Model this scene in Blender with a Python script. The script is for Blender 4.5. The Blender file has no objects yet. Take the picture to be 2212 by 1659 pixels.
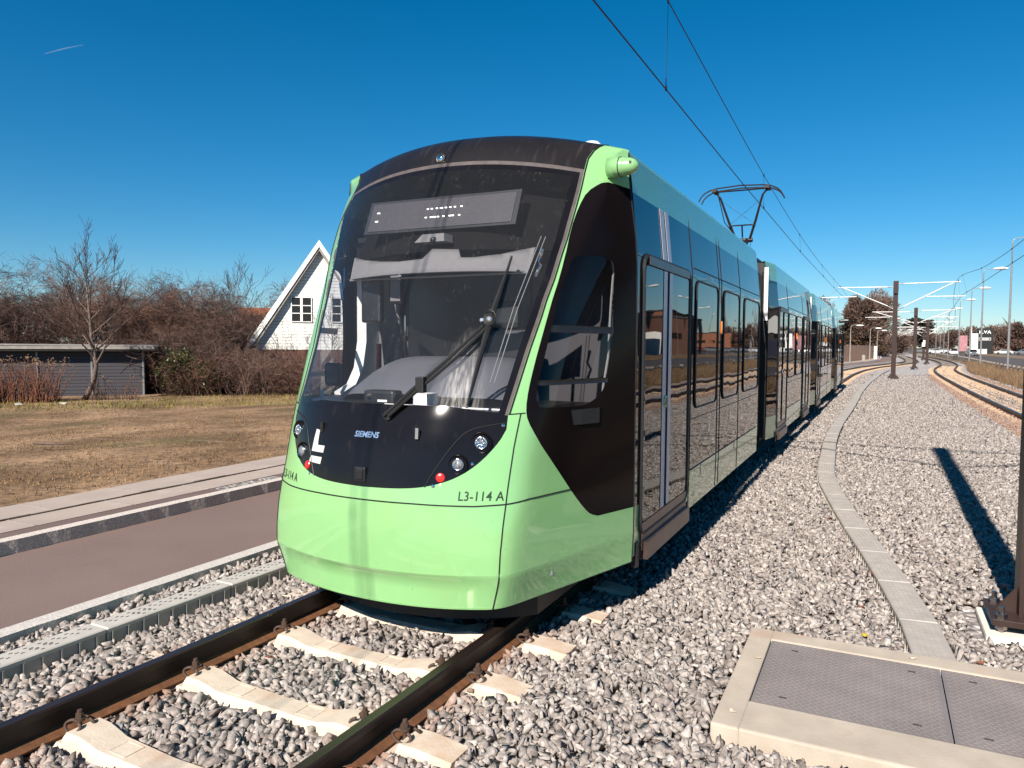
import bpy, bmesh, math, random
import numpy as np
from math import radians, sin, cos, pi, sqrt
from mathutils import Vector, Matrix
from mathutils.geometry import delaunay_2d_cdt
random.seed(7); rng = np.random.default_rng(11)
SC = bpy.context.scene
COL = SC.collection

# ------------------------------------------------------------------ camera
def setup_camera():
    y, p, r = radians(26.2), radians(3.05), radians(-0.34)
    fw = Vector((-sin(y)*cos(p), cos(y)*cos(p), -sin(p)))
    rt = Vector((cos(y), sin(y), 0)); up = rt.cross(fw)
    rt2 = rt*cos(r) - up*sin(r); up2 = rt*sin(r) + up*cos(r)
    cd = bpy.data.cameras.new('camera'); co = bpy.data.objects.new('camera', cd); COL.objects.link(co)
    M = Matrix((rt2, up2, -fw)).transposed().to_4x4(); M.translation = (0, 0, 1.83)
    co.matrix_world = M
    cd.sensor_width = 36; cd.lens = 1600/2212*36; cd.clip_start = .05; cd.clip_end = 3000
    SC.camera = co
setup_camera()
SC.render.resolution_x = 1024; SC.render.resolution_y = 768
# ------------------------------------------------------------------ world, sun, exposure
SUN_EL = 36.8
W = bpy.data.worlds.new('World'); SC.world = W; W.use_nodes = True
nt = W.node_tree; bg = nt.nodes['Background']
sky = nt.nodes.new('ShaderNodeTexSky'); sky.sky_type = 'NISHITA'; sky.sun_disc = False
sky.sun_elevation = radians(SUN_EL); sky.sun_rotation = radians(180)
sky.air_density = 1.0; sky.dust_density = 0.0; sky.ozone_density = 8.0; sky.altitude = 0
hsv = nt.nodes.new('ShaderNodeHueSaturation'); hsv.inputs['Saturation'].default_value = 1.26
hsv.inputs['Hue'].default_value = 0.489
nt.links.new(sky.outputs[0], hsv.inputs['Color']); nt.links.new(hsv.outputs[0], bg.inputs[0])
bg.inputs[1].default_value = 0.052
sd = bpy.data.lights.new('sun', 'SUN'); sd.energy = 4.8; sd.angle = radians(0.53); sd.color = (1, .93, .84)
so = bpy.data.objects.new('sun', sd); COL.objects.link(so)
sdir = Vector((0.006, cos(radians(SUN_EL)), -sin(radians(SUN_EL))))
so.rotation_euler = sdir.to_track_quat('-Z', 'Y').to_euler()
SC.view_settings.view_transform = 'Standard'; SC.view_settings.look = 'None'
SC.view_settings.exposure = 1.0; SC.view_settings.gamma = 1; SC.view_settings.use_curve_mapping = False
SC.render.engine = 'CYCLES'
SC.cycles.max_bounces = 8; SC.cycles.transparent_max_bounces = 12

# ------------------------------------------------------------------ materials
MT = {}
def mat(name, col, rough=.6, metal=0., var=.12, scale=8., bump=0., bscale=None, col2=None, detail=4, spec=.5, coat=0., sc3=None, thr=None, rvar=0.):
    m = bpy.data.materials.new(name); m.use_nodes = True; n = m.node_tree; b = n.nodes['Principled BSDF']
    if metal < .5: col = [c*.565 for c in col]; col2 = [c*.565 for c in col2] if col2 else None
    b.inputs['Roughness'].default_value = rough; b.inputs['Metallic'].default_value = metal
    b.inputs['Specular IOR Level'].default_value = spec; b.inputs['Coat Weight'].default_value = coat
    b.inputs['Coat Roughness'].default_value = .03
    tc = n.nodes.new('ShaderNodeTexCoord'); mp = n.nodes.new('ShaderNodeMapping')
    n.links.new(tc.outputs['Object'], mp.inputs[0])
    if sc3: mp.inputs['Scale'].default_value = sc3
    nz = n.nodes.new('ShaderNodeTexNoise'); nz.inputs['Scale'].default_value = scale; nz.inputs['Detail'].default_value = detail
    n.links.new(mp.outputs[0], nz.inputs['Vector'])
    cr = n.nodes.new('ShaderNodeValToRGB')
    a = [max(0, c*(1-var)) for c in col]; c2 = col2 if col2 else [min(1, c*(1+var)) for c in col]
    if col2 is None: pass
    else: a = col
    lo, hi = thr if thr else (.3, .7)
    cr.color_ramp.elements[0].position = lo; cr.color_ramp.elements[1].position = hi
    cr.color_ramp.elements[0].color = (*a[:3], 1); cr.color_ramp.elements[1].color = (*c2[:3], 1)
    n.links.new(nz.outputs['Fac'], cr.inputs[0]); n.links.new(cr.outputs[0], b.inputs['Base Color'])
    if rvar:
        mr = n.nodes.new('ShaderNodeMapRange'); mr.inputs[3].default_value = rough; mr.inputs[4].default_value = rough+rvar
        n.links.new(nz.outputs['Fac'], mr.inputs[0]); n.links.new(mr.outputs[0], b.inputs['Roughness'])
    if bump:
        n2 = n.nodes.new('ShaderNodeTexNoise'); n2.inputs['Scale'].default_value = bscale or scale*3; n2.inputs['Detail'].default_value = 3
        n.links.new(mp.outputs[0], n2.inputs['Vector'])
        bp = n.nodes.new('ShaderNodeBump'); bp.inputs['Strength'].default_value = 1; bp.inputs['Distance'].default_value = bump
        n.links.new(n2.outputs['Fac'], bp.inputs['Height']); n.links.new(bp.outputs[0], b.inputs['Normal'])
    MT[name] = m
    return m
def nodes_of(m): return m.node_tree, m.node_tree.nodes['Principled BSDF']
def mixcol(n, fac, a, b, blend='MIX'):
    x = n.nodes.new('ShaderNodeMix'); x.data_type = 'RGBA'; x.blend_type = blend
    for i, v in ((0, fac), (6, a), (7, b)):
        if hasattr(v, 'type') and hasattr(v, 'node'): n.links.new(v, x.inputs[i])
        elif i == 0: x.inputs[0].default_value = v
        else: x.inputs[i].default_value = (*v, 1)
    return x.outputs[2]
def base_src(m):
    n, b = nodes_of(m); return b.inputs['Base Color'].links[0].from_socket
def noise(n, scale, detail=3, vec=None, sc3=None, coord='Object'):
    tc = n.nodes.new('ShaderNodeTexCoord'); mp = n.nodes.new('ShaderNodeMapping'); n.links.new(tc.outputs[coord], mp.inputs[0])
    if sc3: mp.inputs['Scale'].default_value = sc3
    z = n.nodes.new('ShaderNodeTexNoise'); z.inputs['Scale'].default_value = scale; z.inputs['Detail'].default_value = detail
    n.links.new(mp.outputs[0], z.inputs['Vector']); return z.outputs['Fac']
def ramp(n, src, p0, p1, c0=(0, 0, 0), c1=(1, 1, 1)):
    r = n.nodes.new('ShaderNodeValToRGB'); r.color_ramp.elements[0].position = p0; r.color_ramp.elements[1].position = p1
    r.color_ramp.elements[0].color = (*c0, 1); r.color_ramp.elements[1].color = (*c1, 1)
    n.links.new(src, r.inputs[0]); return r.outputs[0]
def overlay(m, colour, scale, p0, p1, sc3=None, amt=1., detail=4):
    """patches of dirt with a shape of their own"""
    n, b = nodes_of(m); src = base_src(m)
    f = ramp(n, noise(n, scale, detail, sc3=sc3), p0, p1)
    mu = n.nodes.new('ShaderNodeMath'); mu.operation = 'MULTIPLY'; mu.inputs[1].default_value = amt; n.links.new(f, mu.inputs[0])
    n.links.new(mixcol(n, mu.outputs[0], src, colour), b.inputs['Base Color'])

GREEN = (.37, .74, .295)
M_green = mat('tram_green_paint', GREEN, rough=.22, var=.03, scale=1.5, spec=.5, coat=.6)
overlay(M_green, (.22, .32, .11), 2.5, .58, .85, sc3=(1, 1, .5), amt=.35)
overlay(M_green, (.20, .17, .09), 9, .64, .84, sc3=(3, 3, .35), amt=.16, detail=6)
overlay(M_green, (.12, .12, .07), 40, .70, .78, amt=.5)
M_black = mat('black_gloss_panel', (.010, .007, .007), rough=.13, var=.2, scale=2, spec=.5); nodes_of(M_black)[1].inputs['IOR'].default_value = 1.22
M_dusty = mat('dusty_black_hood', (.018, .014, .013), rough=.33, var=.2, scale=3, spec=.4)
overlay(M_dusty, (.09, .07, .06), 30, .58, .85, sc3=(1, .12, .12), amt=.3)
M_mask = mat('front_mask_black', (.014, .012, .013), rough=.075, var=.2, scale=3, spec=.28)
overlay(M_mask, (.05, .04, .04), 14, .6, .9, sc3=(1, 1, .2), amt=.4)
M_sideglass = mat('dark_side_panel', (.006, .006, .008), rough=.015, var=.2, scale=1, coat=.0, spec=.5)
n_, b_ = nodes_of(M_sideglass); b_.inputs['IOR'].default_value = 1.5
z_ = n_.nodes.new('ShaderNodeTexNoise'); z_.inputs['Scale'].default_value = 1.1; z_.inputs['Detail'].default_value = 1.5
tc_ = n_.nodes.new('ShaderNodeTexCoord'); n_.links.new(tc_.outputs['Object'], z_.inputs['Vector'])
bp_ = n_.nodes.new('ShaderNodeBump'); bp_.inputs['Distance'].default_value = .006; bp_.inputs['Strength'].default_value = .8
n_.links.new(z_.outputs['Fac'], bp_.inputs['Height']); n_.links.new(bp_.outputs[0], b_.inputs['Normal']); n_.links.new(bp_.outputs[0], b_.inputs['Coat Normal'])
n2_, b2_ = nodes_of(M_green); b2_.inputs['Coat IOR'].default_value = 1.7
M_rubber = mat('black_rubber', (.012, .011, .011), rough=.55, var=.2)
M_gasket = mat('brown_gasket', (.115, .09, .085), rough=.7, var=.25, scale=14)
M_steelbar = mat('brushed_steel', (.32, .28, .26), rough=.3, metal=1., var=.2, scale=20)
M_sill = mat('door_sill_metal', (.10, .068, .06), rough=.35, metal=.6, var=.2, scale=6)
M_stripe = mat('pale_grey_film', (.95, .92, 1.0), rough=.35, var=.04)
M_white = mat('white_paint', (1.35, 1.32, 1.26), rough=.45, var=.04)
M_whitein = mat('white_lining', (1.15, 1.12, 1.05), rough=.5, var=.04)
M_greyin = mat('grey_lining', (.15, .14, .15), rough=.55, var=.08, scale=3)
M_dash = mat('dash_grey', (.16, .16, .18), rough=.4, var=.08, scale=3)
M_visor = mat('grey_blind_fabric', (.25, .235, .235), rough=.8, var=.06, scale=20)
M_dark = mat('dark_plastic', (.02, .02, .022), rough=.4, var=.2)
M_display = mat('led_display', (.055, .048, .055), rough=.5, var=.5, scale=160, detail=1)
M_dot = mat('led_dot', (.9, .9, .85), rough=.5, var=.01); nodes_of(M_dot)[1].inputs['Emission Color'].default_value = (1, .98, .9, 1); nodes_of(M_dot)[1].inputs['Emission Strength'].default_value = 1.6
M_red = mat('red_lens', (.75, .02, .012), rough=.2, var=.1, scale=60, coat=.6)
nodes_of(M_red)[1].inputs['Emission Color'].default_value = (1, .02, .01, 1); nodes_of(M_red)[1].inputs['Emission Strength'].default_value = .25
M_chrome = mat('chrome', (.75, .75, .75), rough=.12, metal=1., var=.2, scale=60)
M_lens = mat('lens_glass', (.25, .25, .26), rough=.08, var=.6, scale=70, coat=1.)
M_letter = mat('dark_lettering', (.02, .05, .02), rough=.4, var=.05)
M_logo = mat('cream_logo_film', (.85, .82, .74), rough=.4, var=.03)
M_bluel = mat('blue_lettering', (.24, .38, .60), rough=.35, var=.05)
M_orange = mat('orange_lens', (.9, .22, .02), rough=.2, var=.1, coat=.6)
nodes_of(M_orange)[1].inputs['Emission Color'].default_value = (1, .25, .02, 1); nodes_of(M_orange)[1].inputs['Emission Strength'].default_value = .12
M_panto = mat('pantograph_brown', (.035, .018, .013), rough=.5, metal=.3, var=.3, scale=10)
M_wire = mat('dark_wire', (.02, .018, .018), rough=.5, metal=.3, var=.2)
M_rail = mat('rail_brown', (.026, .013, .008), rough=.45, metal=.2, var=.3, scale=9)
M_railtop = mat('rail_running_face', (.045, .028, .022), rough=.27, metal=.6, var=.3, scale=5, sc3=(6, .3, 1))
M_rust = mat('rail_foot_rust', (.22, .085, .03), rough=.85, var=.3, scale=20, bump=.002)
M_rustd = mat('rusty_fastening', (.10, .055, .035), rough=.7, var=.35, scale=40)
M_conc = mat('sleeper_concrete', (.92, .76, .60), rough=.85, var=.10, scale=9, bump=.002, bscale=60)
overlay(M_conc, (.46, .36, .28), 14, .5, .8, amt=.5, detail=8)
overlay(M_conc, (.42, .24, .13), 5, .55, .75, amt=.5)
M_slab = mat('slab_concrete', (.70, .59, .47), rough=.85, var=.12, scale=5, bump=.0015, bscale=90)
overlay(M_slab, (.42, .20, .10), 2.2, .58, .76, amt=.55)
overlay(M_slab, (.36, .28, .20), 12, .55, .75, amt=.5, detail=8)
M_ductc = mat('duct_lid_concrete', (.60, .54, .48), rough=.75, var=.1, scale=8, bump=.001, bscale=60)
M_ductp = mat('duct_lid_pale', (.74, .68, .60), rough=.6, var=.08, scale=8)
M_mast = mat('mast_brown_paint', (.060, .034, .028), rough=.45, metal=.0, var=.15, scale=6, spec=.3)
M_galv = mat('galvanised_tube', (.85, .83, .80), rough=.45, metal=.15, var=.08)
M_galvd = mat('galvanised_post', (.42, .42, .42), rough=.5, metal=.4, var=.12)
M_wood = mat('fence_boards', (.78, .46, .29), rough=.85, var=.25, scale=5, sc3=(4, 4, .3))
M_bark = mat('grey_bark', (.20, .14, .11), rough=.9, var=.45, scale=14, bump=.01, bscale=20)
M_twig = mat('brown_twigs', (.17, .095, .070), rough=.9, var=.35, scale=2.5)
M_twigr = mat('red_brown_twigs', (.20, .10, .065), rough=.9, var=.35, scale=2.5)
M_twigd = mat('dark_twigs', (.15, .10, .08), rough=.9, var=.35, scale=2.5)
M_stem = mat('dry_stems', (.27, .105, .055), rough=.9, var=.4, scale=3)
M_straw = mat('dry_straw', (.30, .185, .10), rough=.95, var=.35, scale=2)
M_leafy = mat('ivy_leaves', (.17, .18, .05), rough=.4, var=.45, scale=4)
M_olive = mat('olive_foliage', (.20, .13, .025), rough=.7, var=.5, scale=1.2)
M_twigf = mat('tan_twigs', (.22, .135, .10), rough=.9, var=.4, scale=1.5)
M_conif = mat('dark_conifer', (.030, .026, .014), rough=.8, var=.4, scale=1.5)
M_brick = mat('brown_brick', (.17, .075, .05), rough=.9, var=.3, scale=3, sc3=(4, 4, 14))
M_brick2 = mat('orange_brick', (.42, .16, .08), rough=.9, var=.2, scale=3)
M_roofd = mat('dark_roof', (.03, .022, .02), rough=.8, var=.3, scale=5)
M_tile = mat('orange_roof_tiles', (.40, .12, .05), rough=.85, var=.3, scale=6)
M_shed = mat('grey_shed_boards', (.075, .07, .085), rough=.7, var=.08, scale=4, sc3=(.3, .3, 20))
M_edge = mat('pale_roof_edge', (.42, .38, .34), rough=.7, var=.2, scale=5)
M_pane = mat('window_pane', (.03, .02, .018), rough=.08, var=.3)
M_dgrey = mat('dark_grey_cladding', (.05, .045, .05), rough=.7, var=.1)
M_navy = mat('navy_banner', (.02, .02, .06), rough=.7, var=.1)
M_blackp = mat('black_sign_paint', (.012, .012, .012), rough=.4, var=.1)
M_pink = mat('pink_banner', (.55, .25, .27), rough=.7, var=.3, scale=3, sc3=(1, 1, .3))
M_tyre = mat('tyre_rubber', (.015, .015, .015), rough=.8, var=.2)
M_carw = mat('white_car_paint', (.75, .75, .75), rough=.25, var=.02, coat=.8)
M_carb = mat('black_car_paint', (.015, .016, .02), rough=.2, var=.1, coat=.8)
M_carg = mat('grey_car_paint', (.22, .23, .25), rough=.25, var=.05, coat=.8)
M_carr = mat('red_car_paint', (.35, .03, .02), rough=.25, var=.05, coat=.8)
M_leafd = mat('fallen_leaf_brown', (.30, .11, .05), rough=.8, var=.3, scale=30)
M_yellow = mat('yellow_plastic', (.8, .6, .05), rough=.5, var=.05)

def clear_glass(name, tint=(.86, .88, .9), dirt=.0):
    m = bpy.data.materials.new(name); m.use_nodes = True; n = m.node_tree; n.nodes.remove(n.nodes['Principled BSDF'])
    out = n.nodes['Material Output']; t = n.nodes.new('ShaderNodeBsdfTransparent'); t.inputs[0].default_value = (*tint, 1)
    g = n.nodes.new('ShaderNodeBsdfGlossy'); g.inputs['Roughness'].default_value = .0
    fr = n.nodes.new('ShaderNodeFresnel'); gm = n.nodes.new('ShaderNodeNewGeometry'); mi_ = n.nodes.new('ShaderNodeMapRange')
    mi_.inputs[3].default_value = 1.42; mi_.inputs[4].default_value = 1/1.42; n.links.new(gm.outputs['Backfacing'], mi_.inputs[0]); n.links.new(mi_.outputs[0], fr.inputs[0])
    mx = n.nodes.new('ShaderNodeMixShader'); n.links.new(fr.outputs[0], mx.inputs[0]); n.links.new(t.outputs[0], mx.inputs[1]); n.links.new(g.outputs[0], mx.inputs[2])
    o = mx.outputs[0]
    if dirt:
        d = n.nodes.new('ShaderNodeBsdfDiffuse'); d.inputs[0].default_value = (.8, .76, .72, 1)
        f1 = ramp(n, noise(n, 5, 5, sc3=(1.5, 1.5, .35)), .52, .9); f2 = ramp(n, noise(n, 60, 2, sc3=(1, 1, .15)), .55, .8)
        mu = n.nodes.new('ShaderNodeMath'); mu.operation = 'MULTIPLY'; n.links.new(f1, mu.inputs[0]); n.links.new(f2, mu.inputs[1])
        m3 = n.nodes.new('ShaderNodeMath'); m3.operation = 'MULTIPLY_ADD'; m3.inputs[1].default_value = dirt; m3.inputs[2].default_value = .012
        n.links.new(mu.outputs[0], m3.inputs[0])
        m2 = n.nodes.new('ShaderNodeMixShader'); n.links.new(m3.outputs[0], m2.inputs[0]); n.links.new(o, m2.inputs[1]); n.links.new(d.outputs[0], m2.inputs[2]); o = m2.outputs[0]
    n.links.new(o, out.inputs[0]); MT[name] = m; return m
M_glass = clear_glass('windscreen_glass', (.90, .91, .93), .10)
def glare_smear(m, cx, cy, cz, rad):
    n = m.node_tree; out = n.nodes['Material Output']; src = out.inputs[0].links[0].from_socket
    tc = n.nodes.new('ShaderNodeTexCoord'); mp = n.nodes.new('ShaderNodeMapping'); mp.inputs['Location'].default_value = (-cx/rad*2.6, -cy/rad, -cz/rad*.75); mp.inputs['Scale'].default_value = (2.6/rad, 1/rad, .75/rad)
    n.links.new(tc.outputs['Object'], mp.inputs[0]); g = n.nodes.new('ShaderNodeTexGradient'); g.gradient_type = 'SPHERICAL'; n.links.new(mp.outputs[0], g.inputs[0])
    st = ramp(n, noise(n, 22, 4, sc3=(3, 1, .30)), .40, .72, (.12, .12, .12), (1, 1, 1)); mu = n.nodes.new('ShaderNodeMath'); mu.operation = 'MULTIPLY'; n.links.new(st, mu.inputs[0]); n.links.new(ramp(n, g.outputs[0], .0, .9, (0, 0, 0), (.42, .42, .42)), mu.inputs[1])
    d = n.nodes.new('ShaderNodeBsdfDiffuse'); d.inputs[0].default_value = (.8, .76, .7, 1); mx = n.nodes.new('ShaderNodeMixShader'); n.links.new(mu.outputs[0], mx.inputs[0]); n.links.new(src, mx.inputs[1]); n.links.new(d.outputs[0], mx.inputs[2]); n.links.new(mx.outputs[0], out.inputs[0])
glare_smear(M_glass, .56, -.28, 1.52, .42)  # sun glare by the wiper foot, painted into the glass as dusty streaks
M_cabglass = clear_glass('cab_side_glass', (.82, .84, .88)); M_cabglass_r = clear_glass('cab_side_glass_tinted', (.50, .50, .52))
M_tint = mat('tinted_partition', (.012, .012, .014), rough=.28, var=.3, scale=3)

# ballast: every stone has its own tone through a face attribute
def stone_mat(name, rusty=False):
    m = mat(name, (.335, .305, .285), rough=.9, var=.2, scale=38, col2=(.64, .59, .56), thr=(.36, .66), bump=.004, bscale=70)
    n, b = nodes_of(m); src = base_src(m)
    at = n.nodes.new('ShaderNodeAttribute'); at.attribute_name = 'tone'
    tone = ramp(n, at.outputs['Fac'], 0, 1, (.52, .455, .43), (1.4, 1.36, 1.30))
    c = mixcol(n, 1., src, tone, 'MULTIPLY')
    at2 = n.nodes.new('ShaderNodeAttribute'); at2.attribute_name = 'rusty'
    c = mixcol(n, at2.outputs['Fac'], c, (.26, .13, .075))
    n.links.new(c, b.inputs['Base Color']); return m
M_stone = stone_mat('ballast_granite')

# ------------------------------------------------------------------ object helpers
def tag(o, label=None, cat=None, group=None, kind=None):
    if label: o['label'] = label
    if cat: o['category'] = cat
    if group: o['group'] = group
    if kind: o['kind'] = kind
    return o
def thing(name, label, cat, loc=(0, 0, 0), group=None, rz=0):
    o = bpy.data.objects.new(name, None); COL.objects.link(o); o.location = loc; o.rotation_euler = (0, 0, rz)
    o.empty_display_size = .2
    return tag(o, label, cat, group)
WL = {}
def wloc(o):
    v = Vector((0, 0, 0))
    while o: v = v + Vector(o.location); o = o.parent
    return v
def mkobj(name, verts, faces, material, parent=None, smooth=False, at=None):
    """verts are world coordinates; parented pieces are stored relative to the parent"""
    me = bpy.data.meshes.new(name); V = np.asarray(verts, float)
    off = wloc(parent) if parent else Vector((0, 0, 0))
    base = Vector(at) if at is not None else off
    V = V - np.array(base)
    me.from_pydata(V.tolist(), [], faces); me.materials.append(material)
    if smooth: me.polygons.foreach_set('use_smooth', [True]*len(me.polygons))
    me.update()
    o = bpy.data.objects.new(name, me); COL.objects.link(o)
    if parent: o.parent = parent; o.location = base-off
    elif at is not None: o.location = base
    return o
class MB:
    def __init__(s): s.v = []; s.f = []
    def add(s, V, F):
        k = len(s.v); s.v += [tuple(p) for p in V]; s.f += [[i+k for i in f] for f in F]; return s
    def box(s, x0, x1, y0, y1, z0, z1, M=None, bev=0):
        V = [(x, y, z) for z in (z0, z1) for y in (y0, y1) for x in (x0, x1)]
        if bev:
            bm = bmesh.new(); bmesh.ops.create_cube(bm, size=1)
            for q in bm.verts: q.co = Vector(((x0+x1)/2+q.co.x*(x1-x0), (y0+y1)/2+q.co.y*(y1-y0), (z0+z1)/2+q.co.z*(z1-z0)))
            bmesh.ops.bevel(bm, geom=bm.edges[:], offset=bev, segments=2, affect='EDGES', profile=.6)
            bm.verts.index_update(); V = [tuple(q.co) for q in bm.verts]; F = [[q.index for q in f.verts] for f in bm.faces]; bm.free()
        else: F = [(0, 2, 3, 1), (4, 5, 7, 6), (0, 1, 5, 4), (2, 6, 7, 3), (0, 4, 6, 2), (1, 3, 7, 5)]
        if M is not None: V = [tuple(M @ Vector(p)) for p in V]
        return s.add(V, F)
    def prism(s, pts, d, cap=True):
        """closed polygon (3D) extruded by vector d"""
        n = len(pts); V = [tuple(p) for p in pts]+[tuple(Vector(p)+Vector(d)) for p in pts]
        F = [(i, (i+1) % n, (i+1) % n+n, i+n) for i in range(n)]
        if cap: F += [list(range(n))[::-1], list(range(n, 2*n))]
        return s.add(V, F)
    def tube(s, pts, r, n=6, cap=True):
        P = [Vector(p) for p in pts]; R = r if hasattr(r, '__len__') else [r]*len(P); V = []; F = []
        pt = None
        for i, p in enumerate(P):
            t = (P[min(i+1, len(P)-1)]-P[max(i-1, 0)])
            t = t.normalized() if t.length > 1e-9 else Vector((0, 0, 1))
            if pt is None: u = t.orthogonal().normalized()
            else: u = (u-t*u.dot(t)); u = u.normalized() if u.length > 1e-6 else t.orthogonal().normalized()
            pt = t; w = t.cross(u)
            for k in range(n):
                a = 2*pi*k/n; V.append(tuple(p+(u*cos(a)+w*sin(a))*R[i]))
        for i in range(len(P)-1):
            for k in range(n): F.append((i*n+k, i*n+(k+1) % n, (i+1)*n+(k+1) % n, (i+1)*n+k))
        if cap: F += [list(range(n))[::-1], [(len(P)-1)*n+k for k in range(n)]]
        return s.add(V, F)
    def cyl(s, a, b, r, n=12, r2=None): return s.tube([a, b], [r, r if r2 is None else r2], n)
    def lathe(s, origin, axis, prof, n=20):
        """prof: list of (distance along axis, radius)"""
        A = Vector(axis).normalized(); u = A.orthogonal().normalized(); w = A.cross(u); O = Vector(origin); V = []; F = []
        for d, r in prof:
            for k in range(n):
                a = 2*pi*k/n; V.append(tuple(O+A*d+(u*cos(a)+w*sin(a))*r))
        for i in range(len(prof)-1):
            for k in range(n): F.append((i*n+k, i*n+(k+1) % n, (i+1)*n+(k+1) % n, (i+1)*n+k))
        F += [list(range(n))[::-1], [(len(prof)-1)*n+k for k in range(n)]]
        return s.add(V, F)
    def build(s, name, m, parent=None, smooth=False, at=None): return mkobj(name, s.v, s.f, m, parent, smooth, at)
def copy_tree(o, parent=None):
    c = o.copy(); COL.objects.link(c)
    if parent: c.parent = parent
    for ch in list(o.children): copy_tree(ch, c)
    return c
def kids(o): return KID.get(o.name, [])

# ------------------------------------------------------------------ track geometry
LT = np.array([(-30, -7.2), (-15, -4.5), (-5, -3.35), (0, -3.01), (2, -2.94), (4.2, -2.885), (7, -2.89), (12, -2.89), (20, -2.83), (28, -2.76), (37, -2.62), (44, -2.42), (53.6, -2.22), (64, -1.72), (76, -.55), (86, 1.15), (98, 3.0), (107, 3.9), (115, 4.3), (128, 4.55), (145, 4.6), (165, 4.6), (190, 4.9), (230, 5.9), (280, 6.6)])
RT = np.array([(-30, 4.0), (0, 4.3), (15, 4.4), (25, 4.38), (33, 4.33), (41, 4.38), (53, 4.5), (64, 4.75), (74, 5.25), (82, 6.05), (91, 6.95), (102, 7.6), (115, 7.95), (134, 8.05), (170, 8.2), (200, 8.6), (230, 9.6), (280, 10.3)])
def smoothcurve(A, step=.5):
    ys = np.arange(A[0, 0], A[-1, 0]+1e-6, step); xs = np.interp(ys, A[:, 0], A[:, 1])
    k = np.hanning(int(9/step)//2*2+1); k /= k.sum(); h = len(k)//2
    xp = np.concatenate([np.full(h, 0.)+xs[0]+(xs[1]-xs[0])*np.arange(-h, 0), xs, xs[-1]+(xs[-1]-xs[-2])*np.arange(1, h+1)])
    return ys, np.convolve(xp, k, 'valid')
LY, LX = smoothcurve(LT); RY, RX = smoothcurve(RT)
def trk(side, y):
    Y, X = (LY, LX) if side == 'L' else (RY, RX)
    x = np.interp(y, Y, X); dx = (np.interp(y+.5, Y, X)-np.interp(y-.5, Y, X)); return x, dx

# ------------------------------------------------------------------ setting: ground, ballast, road
def zground(x):
    return .08+(-.48)*min(1, max(0, (-8.5-x)/12))
def sheet(name, xs_of_y, ys, z, m, nx=1, kind='structure'):
    V = []; F = []
    for y in ys:
        a, b = xs_of_y(y)
        for i in range(nx+1):
            x = a+(b-a)*i/nx; V.append((x, y, z(x, y) if callable(z) else z))
    for j in range(len(ys)-1):
        for i in range(nx): k = j*(nx+1)+i; F.append((k, k+1, k+nx+2, k+nx+1))
    o = mkobj(name, V, F, m); tag(o, kind=kind); return o
M_ground = mat('far_ground', (.13, .085, .05), rough=1, var=.3, scale=.05)
V = [(-900, -300, -.9), (900, -300, -.9), (900, 1500, -.9), (-900, 1500, -.9)]
tag(mkobj('ground', V, [(0, 1, 2, 3)], M_ground), kind='structure')
M_lawn = mat('lawn_brown', (.20, .105, .034), rough=1, var=.3, scale=.55, col2=(.56, .34, .18), thr=(.38, .66), bump=.03, bscale=9, detail=8)
overlay(M_lawn, (.085, .075, .015), .35, .55, .75, amt=.6); overlay(M_lawn, (.38, .26, .17), 1.1, .62, .72, sc3=(.35, 1.6, 1), amt=.6, detail=8)
overlay(M_lawn, (.05, .026, .010), 9, .47, .68, amt=.85)
LS = lambda y: (trk('L', y)[0]-5.35 if y > 20 else -8.28+max(0, y-12)*0.0)
ysl = list(np.arange(-20, 60, 2.))+list(np.arange(60, 300, 8.))
def lawn_right(y): return -8.25 if y < 20 else max(-8.25, trk('L', y)[0]-5.4)
sheet('lawn', lambda y: (-260, lawn_right(y)), ysl, lambda x, y: zground(x) if x > -120 else -.4, M_lawn, nx=60)
# finer sheet would matter only near: the slope is linear, so 60 columns are resampled around the edge
M_road = mat('asphalt_reddish', (.28, .185, .155), rough=.9, var=.08, scale=1.2, bump=.003, bscale=140)
overlay(M_road, (.22, .17, .15), 120, .56, .72, amt=.6, detail=2)
overlay(M_road, (.10, .072, .065), .6, .5, .8, amt=.5)
def roadL(y): return (-6.78 if y < 20 else max(-6.78, trk('L', y)[0]-3.9))
def roadR(y): return (-5.04 if y < 20 else max(-5.04, trk('L', y)[0]-2.15))
ysr = list(np.arange(-20, 290, 2.))
sheet('road', lambda y: (roadL(y), roadR(y)), ysr, -.04, M_road, nx=2)
M_kerb = mat('granite_kerb', (.90, .78, .68), rough=.9, var=.3, scale=60, bump=.006, bscale=30)
M_kerb2 = mat('granite_kerb_speckled', (.80, .73, .66), rough=.9, var=.3, scale=90, bump=.003, bscale=40)
def strip(name, xs_of_y, ys, z0, z1, m):
    V = []; F = []
    for j, y in enumerate(ys):
        a, b = xs_of_y(y)
        V += [(a, y, z0), (a, y, z1), (b, y, z1), (b, y, z0)]
        if j:
            k = 4*j
            for q in range(3): F.append((k-4+q, k+q, k+q+1, k-3+q))
    o = mkobj(name, V, F, m); tag(o, kind='structure'); return o
kj = np.interp(np.arange(-20, 60, .12), np.arange(-20, 60, .12), rng.normal(0, .003, len(np.arange(-20, 60, .12))))
def kerb_x(y): return float(np.interp(y, np.arange(-20, 60, .12), kj))
ysk = list(np.arange(-20, 40, .12))+list(np.arange(40, 290, 2.))
strip('road_edge_kerb', lambda y: (roadR(y)-.0, roadR(y)+.145+kerb_x(y)), ysk, -.3, -.03, M_kerb2)
strip('pavement_kerb', lambda y: (roadL(y)-.14, roadL(y)+kerb_x(y)*1.3), ysk, -.2, .085, M_kerb)
M_asph2 = mat('asphalt_footway', (.22, .145, .125), rough=.95, var=.12, scale=3, bump=.002, bscale=120)
sheet('asphalt_footway', lambda y: (roadL(y)-.34, roadL(y)-.11), ysr, .082, M_asph2)
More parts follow.
